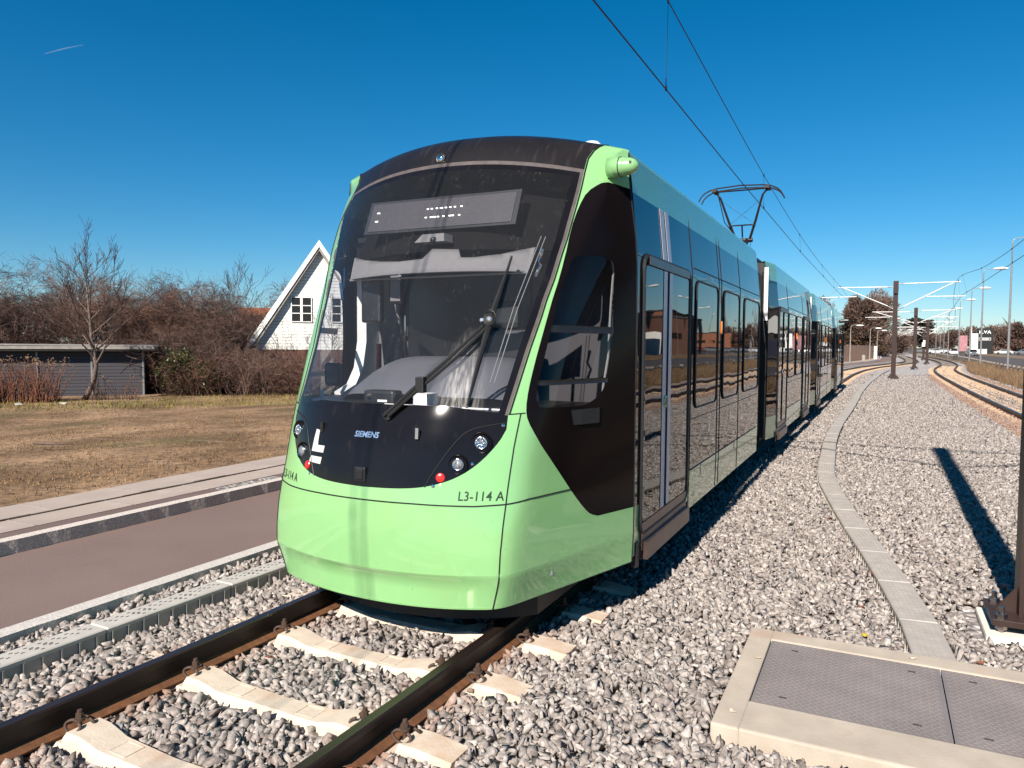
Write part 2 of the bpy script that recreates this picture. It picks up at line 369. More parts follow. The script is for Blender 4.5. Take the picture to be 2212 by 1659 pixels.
M_pave = mat('paving_slabs', (.60, .48, .40), rough=.9, var=.08, scale=2.2, bump=.001, bscale=120)
overlay(M_pave, (.44, .38, .34), 6, .6, .8, sc3=(1, .5, 1), amt=.6, detail=8)
n_, b_ = nodes_of(M_pave)
# joints between slabs: bevel lines every 1.25 m (lighter mortar) and one dark long joint
sheet('paving', lambda y: (roadL(y)-1.45, roadL(y)-.335), ysr, .086, M_pave)
M_joint = mat('pale_joint', (.46, .40, .35), rough=.9, var=.2, scale=20)
M_jointd = mat('mossy_joint', (.07, .04, .02), rough=1, var=.3, scale=20)
jm = MB(); jd = MB()
for k in range(70):
    y = -8+k*1.02
    x0 = roadL(y)-.335; jm.box(x0-.46, x0-.012, y, y+.02, .05, .0895); y2 = y+.5; x0 = roadL(y2)-.335; jm.box(x0-1.10, x0-.50, y2, y2+.02, .05, .0895)
for k in range(300):
    y = -8+k*.25; x0 = roadL(y)-.335-.47; w = .02+random.random()*.03; jd.box(x0-w, x0+.012, y, y+.25, .05, .092+random.random()*.006)
tag(jm.build('paving_joint', M_joint), kind='structure'); tag(jd.build('mossy_paving_joint', M_jointd), kind='structure')
# ballast bed
M_sandy = mat('sandy_track_bed', (.28, .20, .145), rough=1, var=.3, scale=2.2, col2=(.48, .39, .31), bump=.02, bscale=20)
M_bed = mat('ballast_bed', (.10, .09, .085), rough=1, var=.3, scale=25, col2=(.46, .42, .40), thr=(.42, .60), bump=.03, bscale=22)
n_, b_ = nodes_of(M_bed)
vz = n_.nodes.new('ShaderNodeTexVoronoi'); vz.inputs['Scale'].default_value = 15; tc_ = n_.nodes.new('ShaderNodeTexCoord'); n_.links.new(tc_.outputs['Object'], vz.inputs['Vector'])
sp = n_.nodes.new('ShaderNodeSeparateColor'); n_.links.new(vz.outputs['Color'], sp.inputs[0])
c_ = ramp(n_, sp.outputs[0], 0, 1, (.20, .175, .165), (.66, .61, .57)); 
dk = ramp(n_, vz.outputs['Distance'], .45, .75, (1, 1, 1), (.35, .32, .32))
c_ = mixcol(n_, 1., c_, dk, 'MULTIPLY')
# rusty dust lying along the right-hand track
n_.links.new(c_, b_.inputs['Base Color'])
bp_ = [x for x in n_.nodes if x.type == 'BUMP'][0]; n_.links.new(vz.outputs['Distance'], bp_.inputs['Height']); bp_.inputs['Distance'].default_value = -.03
def bedR(y): return trk('R', y)[0]+1.75
BEDZ = -.185
sheet('ballast_bed', lambda y: (roadR(y)+.1, bedR(y)), ysr, BEDZ, M_bed, nx=6)
sheet('track_bed', lambda y: (trk('L', y)[0]-.95, trk('L', y)[0]+.95), [float(q) for q in np.arange(40, 280, 2.)], BEDZ+.012, M_sandy, nx=1)
sheet('track_bed', lambda y: (trk('R', y)[0]-1.15, trk('R', y)[0]+1.15), [float(q) for q in np.arange(24, 280, 2.)], BEDZ+.012, M_sandy, nx=1)
M_verge = mat('dry_verge', (.20, .125, .065), rough=1, var=.3, scale=1.5, col2=(.34, .23, .13), bump=.04, bscale=6, detail=8)
def vergeR(y): return max(12.2, bedR(y)+2.2)
sheet('grass_verge', lambda y: (bedR(y)-.05, vergeR(y)+.3), ysr, -.15, M_verge, nx=3)
M_road2 = mat('main_road_asphalt', (.12, .095, .088), rough=.9, var=.1, scale=.5, bump=.003, bscale=60)
sheet('main_road', lambda y: (vergeR(y), vergeR(y)+10), ysr, -.12, M_road2)
sheet('central_reserve', lambda y: (vergeR(y)+10-.1, vergeR(y)+17), ysr, -.10, M_verge)
sheet('side_road', lambda y: (vergeR(y)+17, vergeR(y)+26), ysr, -.12, M_road2)
sheet('car_park', lambda y: (vergeR(y)+26, 400), [-20, 60, 140, 290, 700], -.11, M_road2)
V = [(-260, 288, -.2), (900, 288, -.2), (900, 1400, -.2), (-260, 1400, -.2)]
tag(mkobj('distant_land', V, [(0, 1, 2, 3)], M_ground), kind='structure')

# ------------------------------------------------------------------ rails
def rail(side, off, y0, y1, step, label, foot_rust=True):
    prof = [(-.075, -.158), (-.075, -.148), (-.012, -.118), (-.009, -.045), (-.036, -.034), (-.036, -.008), (-.026, 0), (.026, 0), (.036, -.008), (.036, -.034), (.009, -.045), (.012, -.118), (.075, -.148), (.075, -.158)]
    ys = np.arange(y0, y1+step*.5, step); n = len(prof)
    root = None; V = []; Vt = []
    for y in ys:
        x, dx = trk(side, y); L = sqrt(1+dx*dx); nx, ny = 1/L, -dx/L
        for a, b in prof: V.append((x+(off+a)*nx, y+(off+a)*ny, b))
    x0, _ = trk(side, y0); root = thing('rail', label, 'rail', (x0+off, y0, -.158), 'rails of the two tracks')
    web = []; foot = []; top = []
    for j in range(len(ys)-1):
        for k in range(n):
            f = (j*n+k, j*n+(k+1) % n, (j+1)*n+(k+1) % n, (j+1)*n+k)
            (foot if k in (0, 1, 11, 12, 13) else top if k in (5, 6, 7) else web).append(f)
    for nm, F, m in (('rail_web', web, M_rail), ('rail_foot', foot, M_rust), ('rail_head', top, M_railtop)):
        used = sorted({i for f in F for i in f}); mp = {u: i for i, u in enumerate(used)}
        mkobj(nm, [V[u] for u in used], [[mp[i] for i in f] for f in F], m, root)
    return root
G2 = .7525
rail('L', -G2, -6, 170, .5, 'brown steel rail under the left of the green tram, reaching the left edge')
rail('L', G2, -6, 170, .5, 'brown steel rail with a worn head under the right side of the green tram')
rail('R', -G2, -6, 170, .5, 'left rail of the rusty curving track to the right of the masts')
rail('R', G2, -6, 170, .5, 'right rail of the rusty curving track, beside the dry grass verge')

# ------------------------------------------------------------------ sleepers with spring clips
def sleeper_mesh():
    st = [(-1.2, -.125, .10), (-1.0, -.105, .105), (-.90, -.105, .105), (-.875, -.165, .11), (-.62, -.165, .11), (-.60, -.10, .105), (-.50, -.10, .10), (-.36, -.135, .095), (0, -.14, .085)]
    st = st+[(-a, b, c) for a, b, c in st[::-1][1:]]
    V = []; F = []
    for x, z, w in st:
        V += [(x, -w-.035, -.30), (x, -w, z-.02), (x, -w+.02, z), (x, w-.02, z), (x, w, z-.02), (x, w+.035, -.30)]
    for j in range(len(st)-1):
        for q in range(5): k = 6*j+q; F.append((k, k+6, k+7, k+1))
    F.append((0, 1, 2, 3, 4, 5)); k = 6*(len(st)-1); F.append((k+5, k+4, k+3, k+2, k+1, k))
    return V, F
M_concr = mat('rusty_sleeper_concrete', (.66, .46, .30), rough=.9, var=.15, scale=7)
def clip(side):
    b = MB(); s = side; z = -.10
    P = []
    for q in (-1, 1):
        pts = [(0, .012*q, z+.018), (.03*s, .02*q, z+.02), (.045*s, .04*q, z+.01), (.02*s, .062*q, z), (-.03*s, .07*q, z-.012), (-.055*s, .055*q, z-.01), (-.06*s, .035*q, z+.008), (-.035*s, .028*q, z+.022)]
        V = [Vector(p) for p in pts]; fine = []
        for i in range(len(V)-1):
            for t in (0, .33, .66):
                p0, p1, p2, p3 = V[max(i-1, 0)], V[i], V[i+1], V[min(i+2, len(V)-1)]
                fine.append(.5*((2*p1)+(p2-p0)*t+(2*p0-5*p1+4*p2-p3)*t*t+(3*p1-p0-3*p2+p3)*t**3))
        b.tube(fine+[V[-1]], .0085, 7)
    return b
def bolt():
    b = MB(); b.cyl((0, 0, -.16), (0, 0, -.055), .011, 8); b.cyl((0, 0, -.082), (0, 0, -.070), .026, 14); b.cyl((0, 0, -.070), (0, 0, -.045), .019, 6); b.cyl((0, 0, -.045), (0, 0, -.028), .012, 8)
    return b
def make_sleeper(full):
    r = thing('sleeper', '', 'sleeper'); V, F = sleeper_mesh()
    mkobj('sleeper_body', V, F, M_conc if full else M_concr, r)
    if full:
        for sx in (-1, 1):
            em = MB()
            for x0, x1 in ((.20, .32),):
                for a in (x0, x1): em.box(sx*a-.003, sx*a+.003, -.05, .05, -.15, -.1335+.0)
                for yy in (-.05, .05): em.box(min(sx*x0, sx*x1), max(sx*x0, sx*x1), yy-.003, yy+.003, -.15, -.1335)
            em.build('cast_mark', M_conc, r)
        for rr in (-G2, G2):
            for q in (-1, 1):
                c = clip(-q); x = rr+q*.125; c.v = [(v[0]+x, v[1], v[2]) for v in c.v]; o = c.build('rail_clip', M_rustd, r, smooth=True)
                bb = bolt(); bb.v = [(v[0]+x, v[1], v[2]) for v in bb.v]; bb.build('bolt', M_rustd, o)
                g = MB(); g.box(x-.035+q*.055, x+.035+q*.055, -.075, .075, -.17, -.118, bev=.006); g.build('angle_guide', M_rustd, r)
    return r
pf = make_sleeper(True); pr = make_sleeper(False); SLEEPERS = []
near_y = [1.69, 2.30, 3.00, 3.72, 4.36, 5.0, 5.64]
names = ['pale concrete sleeper just below the frame at the lower left', 'pale concrete sleeper at the bottom left, nearest whole one to the camera', 'pale concrete sleeper in the middle of the three sunlit ones ahead of the tram', 'pale concrete sleeper nearest the nose of the green tram, still in sunlight', 'concrete sleeper in the shadow right under the tram nose', 'second concrete sleeper in the shadow under the tram', 'third concrete sleeper in the shadow under the tram']
for i, y in enumerate(near_y):
    o = pf if i == 0 else copy_tree(pf); x, dx = trk('L', y); o.location = (x, y, 0); o.rotation_euler.z = -math.atan(dx); tag(o, names[i], 'sleeper', 'concrete sleepers under the tram track'); SLEEPERS.append((x, y))
first = True
for side, ys, lab, g in (('L', np.arange(40.5, 96, .64), 'concrete sleeper of the curving left track beyond the tram', 'far sleepers of the left track'), ('R', np.arange(21, 88, .64), 'rust-stained concrete sleeper of the curving right-hand track', 'sleepers of the right track')):
    for y in ys:
        o = pr if first else copy_tree(pr); first = False; x, dx = trk(side, y); o.location = (x, y, .0 if side == 'R' else 0); o.rotation_euler.z = -math.atan(dx); tag(o, lab, 'sleeper', g)

# ------------------------------------------------------------------ cable ducts
def strip_lids(path, width, L, gap, ztop, thick, mlid, mtr, label, name, pattern):
    """path: function s->(x,y); lids laid end to end"""
    P = np.array(path, float); seg = np.hypot(*np.diff(P, axis=0).T); S_ = np.concatenate([[0], np.cumsum(seg)])
    at = lambda s: Vector((np.interp(s, S_, P[:, 0]), np.interp(s, S_, P[:, 1]), 0))
    root = thing(name, label, 'cable duct', (*P[0], ztop)); tr = MB(); s = 0; lids = 0
    while s < S_[-1]-L:
        a, b = at(s+gap/2), at(s+L-gap/2); t = (b-a).normalized(); nrm = Vector((t.y, -t.x, 0)); w = width/2
        lid = MB(); z0 = ztop-thick; jz = random.uniform(-.003, .003)
        c = [a-nrm*w, a+nrm*w, b+nrm*w, b-nrm*w]; bv = .008
        ci = [a-nrm*(w-bv)+t*bv, a+nrm*(w-bv)+t*bv, b+nrm*(w-bv)-t*bv, b-nrm*(w-bv)-t*bv]
        V = [(p.x, p.y, z0+jz) for p in c]+[(p.x, p.y, ztop-bv+jz) for p in c]+[(p.x, p.y, ztop+jz) for p in ci]
        F = [(0, 1, 5, 4), (1, 2, 6, 5), (2, 3, 7, 6), (3, 0, 4, 7), (4, 5, 9, 8), (5, 6, 10, 9), (6, 7, 11, 10), (7, 4, 8, 11), (8, 9, 10, 11), (3, 2, 1, 0)]
        lid.add(V, F)
        Lg = (b-a).length; M = Matrix(((t.x, nrm.x, 0, a.x), (t.y, nrm.y, 0, a.y), (0, 0, 1, ztop+jz), (0, 0, 0, 1)))
        if lids < 100:
            lo = lid.build('duct_lid', mlid, root); near = a.length < 16
            if near: pattern(M, Lg, width).build('tread_marks', M_slot if name == 'plastic_cable_duct' else mlid, lo)
        # trough below with ribs
        for sg in (-1, 1):
            A_ = a+nrm*sg*(w-.012); B_ = b+nrm*sg*(w-.012); tr.prism([(A_.x, A_.y, z0-.14), (B_.x, B_.y, z0-.14), (B_.x, B_.y, z0), (A_.x, A_.y, z0)], nrm*sg*-.02)
            if a.length < 14:
                k = 0.03
                while k < Lg:
                    p = a+t*k+nrm*sg*(w-.010); tr.prism([(p.x, p.y, z0-.14), (p.x+t.x*.012, p.y+t.y*.012, z0-.14), (p.x+t.x*.012, p.y+t.y*.012, z0), (p.x, p.y, z0)], nrm*sg*.012); k += .115
        s += L; lids += 1
    tr.build('duct_trough', mtr, root); return root
M_slot = mat('slot_dark', (.06, .05, .05), rough=.9, var=.1)
def pat_slots(M, L, w):
    b = MB(); k = .06
    while k < L-.08:
        for q, off in ((-.045, 0), (-.018, .02), (.01, .04)):
            b.box(k+off, k+off+.022, q+.0, q+.007, -.002, .0022, M)
            b.box(k+off+.008, k+off+.03, q+.045, q+.052, -.002, .0022, M) if (int(k*100) % 2) else None
        k += .085
    return b
def pat_tread(M, L, w):
    b = MB(); k = .05; r = 0
    while k < L-.05:
        q = -w/2+.035+(.018 if r % 2 else 0)
        while q < w/2-.03:
            MM = M @ Matrix.Translation((k, q, 0)) @ Matrix.Rotation(.6 if r % 2 else -.6, 4, 'Z'); b.box(-.014, .014, -.0022, .0022, -.001, .0035, MM); q += .036
        k += .033; r += 1
    return b
dl = [(-4.60, -1.0), (-4.60, 2.5), (-4.57, 4.0), (-4.52, 5.5), (-4.50, 9), (-4.50, 12)]
strip_lids(dl, .19, 1.03, .012, -.052, .03, M_ductp, M_ductc, 'pale grey perforated cable duct lying in the ballast between road and rail', 'plastic_cable_duct', pat_slots)
dr = [(.40, 4.90), (.34, 5.75), (.08, 7.4), (-.20, 8.9), (-.40, 10.2), (-.58, 11.3), (-.665, 12.4), (-.72, 14), (-.80, 16), (-.83, 18), (-.82, 20.5), (-.77, 22.8), (-.70, 27), (-.62, 35), (-.40, 44), (-.15, 50), (.25, 60), (.95, 71)]
ks = np.array(dr); ky = np.arange(4.92, 71, .3); kx = np.interp(ky, ks[:, 1], ks[:, 0]); kk = np.hanning(7); kk /= kk.sum(); kx2 = kx.copy(); kx2[3:-3] = np.convolve(kx, kk, 'valid')
DUCT_R = np.stack([kx2, ky], 1)
strip_lids(DUCT_R, .245, .92, .014, -.085, .035, M_ductc, M_ductc, 'grey concrete cable duct snaking through the ballast to the right of the tram', 'concrete_cable_duct', pat_tread)

# ------------------------------------------------------------------ concrete chamber with steel covers (lower right)
cc = thing('cable_chamber', 'concrete chamber rim with grey tread-plate covers set in ballast at the lower right', 'chamber', (.8, 4.4, -.2))
x0, x1, y0, y1 = -.70, 2.25, 3.70, 5.12; zt = -.06
ix0, ix1, iy0, iy1 = -.56, 2.12, 4.03, 4.95
rim = MB(); bv = .012
def ringbox(X0, X1, Y0, Y1): rim.box(X0, X1, Y0, Y1, -.32, zt, bev=.012)
ringbox(x0, ix0, y0, y1); ringbox(ix1, x1, y0, y1); ringbox(ix0-.004, ix1+.004, iy1, y1); ringbox(ix0-.004, ix1+.004, y0, iy0)
rim.build('rim', M_slab, cc)
M_tread = mat('grey_tread_plate', (.42, .36, .335), rough=.55, metal=.25, var=.10, scale=5)
n_, b_ = nodes_of(M_tread)
overlay(M_tread, (.34, .30, .28), 3, .5, .9, amt=.3)
for i, (a, b) in enumerate(((ix0+.006, .385), (.391, 1.33), (1.336, ix1-.006))):
    p = MB(); p.box(a, b, iy0+.004, iy1-.004, zt-.03, zt-.006); o = p.build('tread_cover', M_tread, cc)
    t = MB(); r = 0; y = iy0+.03
    while y < iy1-.02:
        x = a+.03+(.019 if r % 2 else 0)
        while x < b-.02:
            MM = Matrix.Translation((x, y, zt-.006)) @ Matrix.Rotation(.55 if r % 2 else -.55, 4, 'Z'); t.box(-.013, .013, -.0028, .0028, -.001, .003, MM); x += .038
        y += .0235; r += 1
    t.build('tread_pattern', M_tread, o)
    h = MB()
    for xx, yy in ((a+.15, iy1-.12), (b-.15, iy1-.12), (a+.15, iy0+.12), (b-.15, iy0+.12)): h.box(xx-.02, xx+.02, yy-.004, yy+.004, zt-.008, zt-.0012)
    h.build('lifting_slot', M_slot, o)

# ------------------------------------------------------------------ masts with cantilevers
def make_mast(x, y, H, label, armL, armR, zb=-.17, wide=.26, base=True):
    r = thing('catenary_mast', label, 'mast', (x, y, zb), 'brown catenary masts between the tracks')
    b = MB()
    for k in range(1):
        w0, w1 = wide/2, wide/2*.93; d0 = .11
        for (xa, xb, ya, yb) in ((-w0, -w0+.022, -d0, d0), (w0-.022, w0, -d0, d0), (-w0+.022, w0-.022, -.012, .012)):
            b.box(x+xa, x+xb, y+ya, y+yb, zb+.12, H)
        b.box(x-w0-.012, x+w0+.012, y-d0-.012, y+d0+.012, H-.75, H)
    b.build('mast_column', M_mast, r)
    if base:
        p = MB(); p.box(x-.30, x+.30, y-.24, y+.24, zb+.10, zb+.145, bev=.004)
        for q in (-1, 1): p.prism([(x+q*.13, y-.008, zb+.145), (x+q*.26, y-.008, zb+.145), (x+q*.13, y-.008, zb+.33)], (0, .016, 0))
        p.build('base_plate', M_mast, r)
        for qx in (-.24, .24):
            for qy in (-.18, .18):
                bt = MB(); bt.cyl((x+qx, y+qy, zb-.02), (x+qx, y+qy, zb+.22), .018, 10); bt.cyl((x+qx, y+qy, zb+.145), (x+qx, y+qy, zb+.175), .036, 6); bt.cyl((x+qx, y+qy, zb+.065), (x+qx, y+qy, zb+.10), .036, 6); bt.cyl((x+qx, y+qy, zb-.0), (x+qx, y+qy, zb+.03), .038, 12)
                bt.build('anchor_bolt', M_steelbar, r)
    for sg, arm in ((-1, armL), (1, armR)):
        if not arm: continue
        xt, zt_, xc, zc, zlow = arm   # top tube end, its height, steady arm end, its height, brace foot height
        a = MB(); t0 = x+sg*.13
        a.tube([(t0+sg*.35, y, zt_-.03), (xt, y, zt_)], .032, 8); a.tube([(t0, y, zt_-.035), (t0+sg*.35, y, zt_-.03)], .02, 8)
        a.tube([(t0+sg*.3, y, zlow+.17), (xt-sg*.35, y, zt_-.04)], .032, 8); a.tube([(t0, y, zlow), (t0+sg*.3, y, zlow+.17)], .02, 8)
        f = .35; xm = t0+(xt-t0)*f; a.tube([(xc-sg*2.0, y, zc+.02), (xc, y, zc)], .028, 8)
        a.build('cantilever_arm', M_galv, r)
        i_ = MB()
        for (za, zb_) in ((zt_-.035, zt_-.03), (zlow+.03, zlow+.14)):
            A_ = Vector((t0+sg*.05, y, za)); B_ = Vector((t0+sg*.32, y, zb_))
            for k in range(6): c = A_.lerp(B_, (k+.5)/6); d = (B_-A_).normalized(); i_.cyl(c-d*.008, c+d*.008, .045, 10)
        i_.tube([(xt-sg*.12, y, zt_+.0), (xt-sg*.12, y, zt_+.1)], .03, 8)
        i_.build('insulator', M_rustd, r)
        s_ = MB(); s_.tube([(xc-sg*.9, y, zc-.02), (xc-sg*.95, y, zc-.12), (xc-sg*.25, y+.02, zc-.20)], .012, 6); s_.tube([(xt-sg*.1, y, zt_), (xc-sg*.3, y, zc)], .008, 5)
        s_.build('steady_arm', M_galvd, r)
    return r
mast0 = make_mast(1.06, 6.16, 7.5, 'nearest brown catenary mast, cut by the right edge, bolted to a pale concrete footing', (-3.2, 7.35, -3.35, 6.3, 5.7), (4.7, 7.35, 4.8, 6.3, 5.7), zb=-.17)
ft = MB(); ft.box(.72, 1.45, 5.86, 6.50, -.4, -.125, bev=.02); tag(ft.build('mast_footing', mat('pale_footing', (1.1, 1.02, .9), rough=.9, var=.08, scale=8, bump=.002)), 'pale concrete footing under the nearest brown mast at the right edge', 'footing')
M1 = make_mast(.92, 50.9, 5.82, 'second brown catenary mast, tallest whole one, standing in the ballast beyond the tram', (-2.3, 5.50, -3.24, 4.90, 4.15), (4.30, 5.68, 4.56, 4.83, 4.1))
M2 = make_mast(3.0, 75, 5.3, 'third brown catenary mast along the gap between the tracks', (-.5, 4.97, -1.05, 4.48, 3.9), (6.1, 5.08, 6.25, 4.45, 3.9), wide=.27)
M3 = make_mast(5.19, 98, 4.95, 'fourth brown catenary mast, beside the smaller one with a white number plate', (2.3, 4.7, 2.0, 4.1, 3.6), (7.9, 4.75, 8.1, 4.15, 3.6), wide=.30)
M4 = make_mast(6.3, 128, 4.7, 'fifth brown catenary mast, short in the distance with a white number plate', (4.0, 4.5, 3.6, 3.9, 3.4), (8.4, 4.5, 8.6, 3.95, 3.4), wide=.32)
num = MB(); num.box(6.05, 6.45, 127.6, 127.7, 1.9, 2.5); pl = num.build('number_plate', M_white, M4)
num = MB(); num.box(4.75, 4.95, 97.7, 97.8, 2.2, 2.6); num.build('number_plate', M_white, M3)
far_masts = [(3.1, 152, 5.6), (3.0, 172, 6.2), (3.2, 196, 6.2), (3.6, 222, 6.3), (4.6, 248, 6.4)]
fl = ['first of the small distant masts seen against the dark conifer', 'second of the small distant masts against the dark conifer', 'third of the small distant masts against the dark conifer', 'fourth of the small distant masts, far down the line', 'farthest tiny catenary mast at the end of the line']
for (x, y, H), l in zip(far_masts, fl):
    make_mast(x, y, H, l, (x-4.8, H-.25, x-5.1, H-1.2, H-2.0), (x+4.6, H-.25, x+4.8, H-1.2, H-2.0), wide=.3, base=False)

# ------------------------------------------------------------------ overhead lines
def spl(P, step=1.5):
    P = [Vector(p) for p in P]; out = []
    for i in range(len(P)-1):
        p0, p1, p2, p3 = P[max(i-1, 0)], P[i], P[i+1], P[min(i+2, len(P)-1)]; n = max(1, int((p2-p1).length/step))
        for k in range(n): t = k/n; out.append(.5*((2*p1)+(p2-p0)*t+(2*p0-5*p1+4*p2-p3)*t*t+(3*p1-p0-3*p2+p3)*t**3))
    out.append(P[-1]); return out
def lin(P, step=2.): 
    P = [Vector(p) for p in P]; out = []
    for a, b in zip(P, P[1:]):
        n = max(1, int((b-a).length/step)); out += [a.lerp(b, k/n) for k in range(n)]
    return out+[P[-1]]
def atY(L, y):
    for a, b in zip(L, L[1:]):
        if a.y <= y <= b.y: return a.lerp(b, (y-a.y)/(b.y-a.y+1e-9))
def overhead(label, con, mes, drops, r1=.009, r2=.008):
    root = thing('overhead_line', label, 'overhead line', (con[2][0], 6, 5.5))
    c = lin(con); m = spl(mes)
    b = MB(); b.tube(c, r1, 6); b.build('contact_wire', M_wire, root)
    b = MB(); b.tube(m, r2, 6); b.build('messenger_wire', M_wire, root)
    for y, dy in drops:
        A_, B_ = atY(m, y), atY(c, y+dy); d = MB(); d.tube([A_, B_], .0035, 5); d.cyl(B_+Vector((0, 0, -.02)), B_+Vector((0, 0, .05)), .016, 8); d.cyl(A_+Vector((0, 0, -.03)), A_+Vector((0, 0, .03)), .016, 8)
        if y < 25:
            lp = [B_+Vector((0, .03*sin(t)-.03, .10+.05*cos(t))) for t in np.linspace(-pi, pi, 12)]; d.tube(lp, .003, 5)
        d.build('dropper', M_wire, root)
overhead('pair of dark wires on droppers above the green tram, touched by its pantograph',
    [(-3.6, -32, 5.55), (-3.0, -12, 5.53), (-2.84, 6, 5.53), (-2.84, 17.6, 5.50), (-2.72, 31, 5.42), (-2.25, 50.9, 5.18), (-.9, 75, 4.62), (2.5, 98, 4.2), (4.2, 128, 4.0), (-1.6, 152, 4.5)],
    [(-3.6, -32, 6.9), (-3.2, -16, 6.15), (-2.95, 0, 6.72), (-2.86, 6, 7.0), (-2.83, 10.7, 6.76), (-2.83, 20.6, 6.36), (-2.76, 30.4, 6.06), (-2.6, 40, 5.88), (-2.2, 50.9, 5.60), (-1.7, 60, 5.15), (-.45, 75, 5.05), (.9, 85, 4.7), (2.5, 98, 4.78), (3.5, 112, 4.4), (4.2, 128, 4.55), (-1.6, 152, 5.4)],
    [(10.75, 0), (20.8, 0), (30.3, 0), (40.2, 0), (47, 0), (-4, 0), (-14, 0), (57, 0), (66, 0)])
overhead('pair of dark wires entering at the right edge above the right-hand track',
    [(4.3, -32, 5.5), (4.3, 6, 5.0), (4.3, 29.8, 4.90), (4.35, 41, 4.87), (4.35, 50.9, 4.86), (5.4, 75, 4.45), (7.6, 98, 4.15), (8.1, 128, 3.95)],
    [(4.3, -32, 7), (4.3, 6, 6.9), (4.28, 20, 5.75), (4.28, 30, 5.42), (4.28, 40, 5.5), (4.15, 50.9, 5.84), (4.9, 63, 5.15), (6.0, 75, 5.12), (6.9, 86, 4.75), (7.7, 98, 4.8), (8.1, 128, 4.55)],
    [(32.3, 0), (41, 0), (48, 0), (24, 0), (58, 0), (67, 0)], r1=.012, r2=.011)

# ------------------------------------------------------------------ the tram: nose surface S(s, v)
XC=-2.893; YE=5.22
TB=np.array([ # v, z, y0, W, ac, dy, drop
(.19,.19,3.800,1.315,.875,.17,-.05),
(.30,.30,3.790,1.320,.905,.17,-.045),
(.385,.385,3.782,1.323,.93,.16,-.04),
(.415,.415,3.738,1.325,.935,.20,-.04),
(.55,.55,3.727,1.325,.94,.22,-.03),
(.70,.70,3.72,1.325,.95,.26,-.02),
(.85,.85,3.728,1.325,.96,.30,0),
(1.0,1.0,3.748,1.325,.96,.33,0),
(1.2,1.2,3.79,1.325,.965,.345,0),
(1.4,1.4,3.862,1.325,.975,.345,0),
(1.78,1.78,4.03,1.325,1.005,.345,.0),
(2.13,2.13,4.185,1.325,1.03,.345,.02),
(2.45,2.45,4.335,1.325,1.07,.35,.05),
(2.7,2.7,4.46,1.31,1.105,.35,.08),
(3.0,3.0,4.63,1.275,1.145,.335,.13),
(3.13,3.13,4.71,1.262,1.155,.33,.14),
(3.25,3.25,4.79,1.25,1.15,.32,.15),
(3.35,3.335,4.87,1.25,1.17,.28,.17),
(3.48,3.385,4.96,1.25,1.19,.20,.19),
(3.65,3.42,5.08,1.25,1.21,.10,.2),
(3.85,3.43,5.18,1.25,1.22,.02,.2)])
KD=np.linspace(-.13,.13,9); KW=np.hanning(11)[1:-1]; KW=KW/KW.sum()
def S(s,v):
    s=np.asarray(s,float);v=np.asarray(v,float)
    z,y0,W,ac,dy,dr=[np.interp(v,TB[:,0],TB[:,i]) for i in range(1,7)]
    A=0;Y=0
    for d,w in zip(KD,KW):
        q=s+d; a=np.abs(q); f=np.clip(a,0,1); e=np.maximum(a-1,0)
        A=A+w*np.sign(q)*(ac*f+(W-ac)*e); Y=Y+w*(y0+dy*f**2.3+(YE-y0-dy)*e)
    m=np.abs(s)>1.8; e=np.clip((np.abs(s)-1.8)/.2,0,1)
    t=np.abs(A)/W
    return np.stack([XC+A,Y,z-dr*t*t],-1)
def SN(s, v, off=0.):
    """point on the nose surface, moved off along the outward normal"""
    s = np.asarray(s, float); v = np.asarray(v, float); P = S(s, v)
    if np.isscalar(off) and off == 0: return P
    e = 2e-3
    du = S(s+e, v)-S(s-e, v); dv = S(s, np.minimum(v+e, 3.85))-S(s, np.maximum(v-e, .19)); N = np.cross(du, dv)
    N /= np.linalg.norm(N, axis=-1, keepdims=True)+1e-12
    return P+N*np.asarray(off)[..., None] if not np.isscalar(off) else P+N*off
# the left pillar is seen almost edge-on and its outlines sit a little differently from the right one's
WV = [1.40, 1.43, 1.545, 1.695, 1.88, 2.17, 2.42, 2.64, 2.82, 2.98, 3.10]
WG = [np.interp(v, [1.395, 1.545, 1.81, 2.02, 2.28, 2.58, 2.85, 3.135], [.868, .876, .890, .906, .916, .910, .893, .872]) for v in WV]
WO = [.958, .956, .942, .938, .942, .949, .941, .914, .912, .925, 1.0]
def warp_knots(v):
    w = min(1, max(0, (v-1.40)/.15))*min(1, max(0, (3.12-v)/.12)); g = np.interp(v, WV, WG); o = np.interp(v, WV, WO)
    gl = np.interp(v, [1.42, 1.785, 2.1, 2.4, 2.65, 2.9, 3.1], [.85, .82, .835, .855, .885, .94, .98]); ol = np.interp(v, [1.4, 1.8, 2.2, 2.6, 3.0], [1.02, 1.04, 1.05, 1.09, 1.16])
    return [0, g, o, 1.35, 2.0], [0, g+(gl-g)*w, o+(ol-o)*w, 1.35+.03*w, 2.0]
def warp(a, v): A, B = warp_knots(v); return float(np.interp(a, A, B)) if 1.40 < v < 3.12 else a
def unwarp(a, v): A, B = warp_knots(v); return float(np.interp(a, B, A)) if 1.40 < v < 3.12 else a
def mirror(p): return [(-warp(a, b), b) if a >= 0 else (-a, b) for a, b in p][::-1]
G_ = [(.868, 1.395), (.876, 1.545), (.890, 1.81), (.906, 2.02), (.916, 2.28), (.910, 2.58), (.893, 2.85), (.872, 3.135), (.874, 3.25), (.886, 3.47), (.89, 3.65), (.90, 3.85)]
GO = [(a+.012, b) for a, b in G_]; 
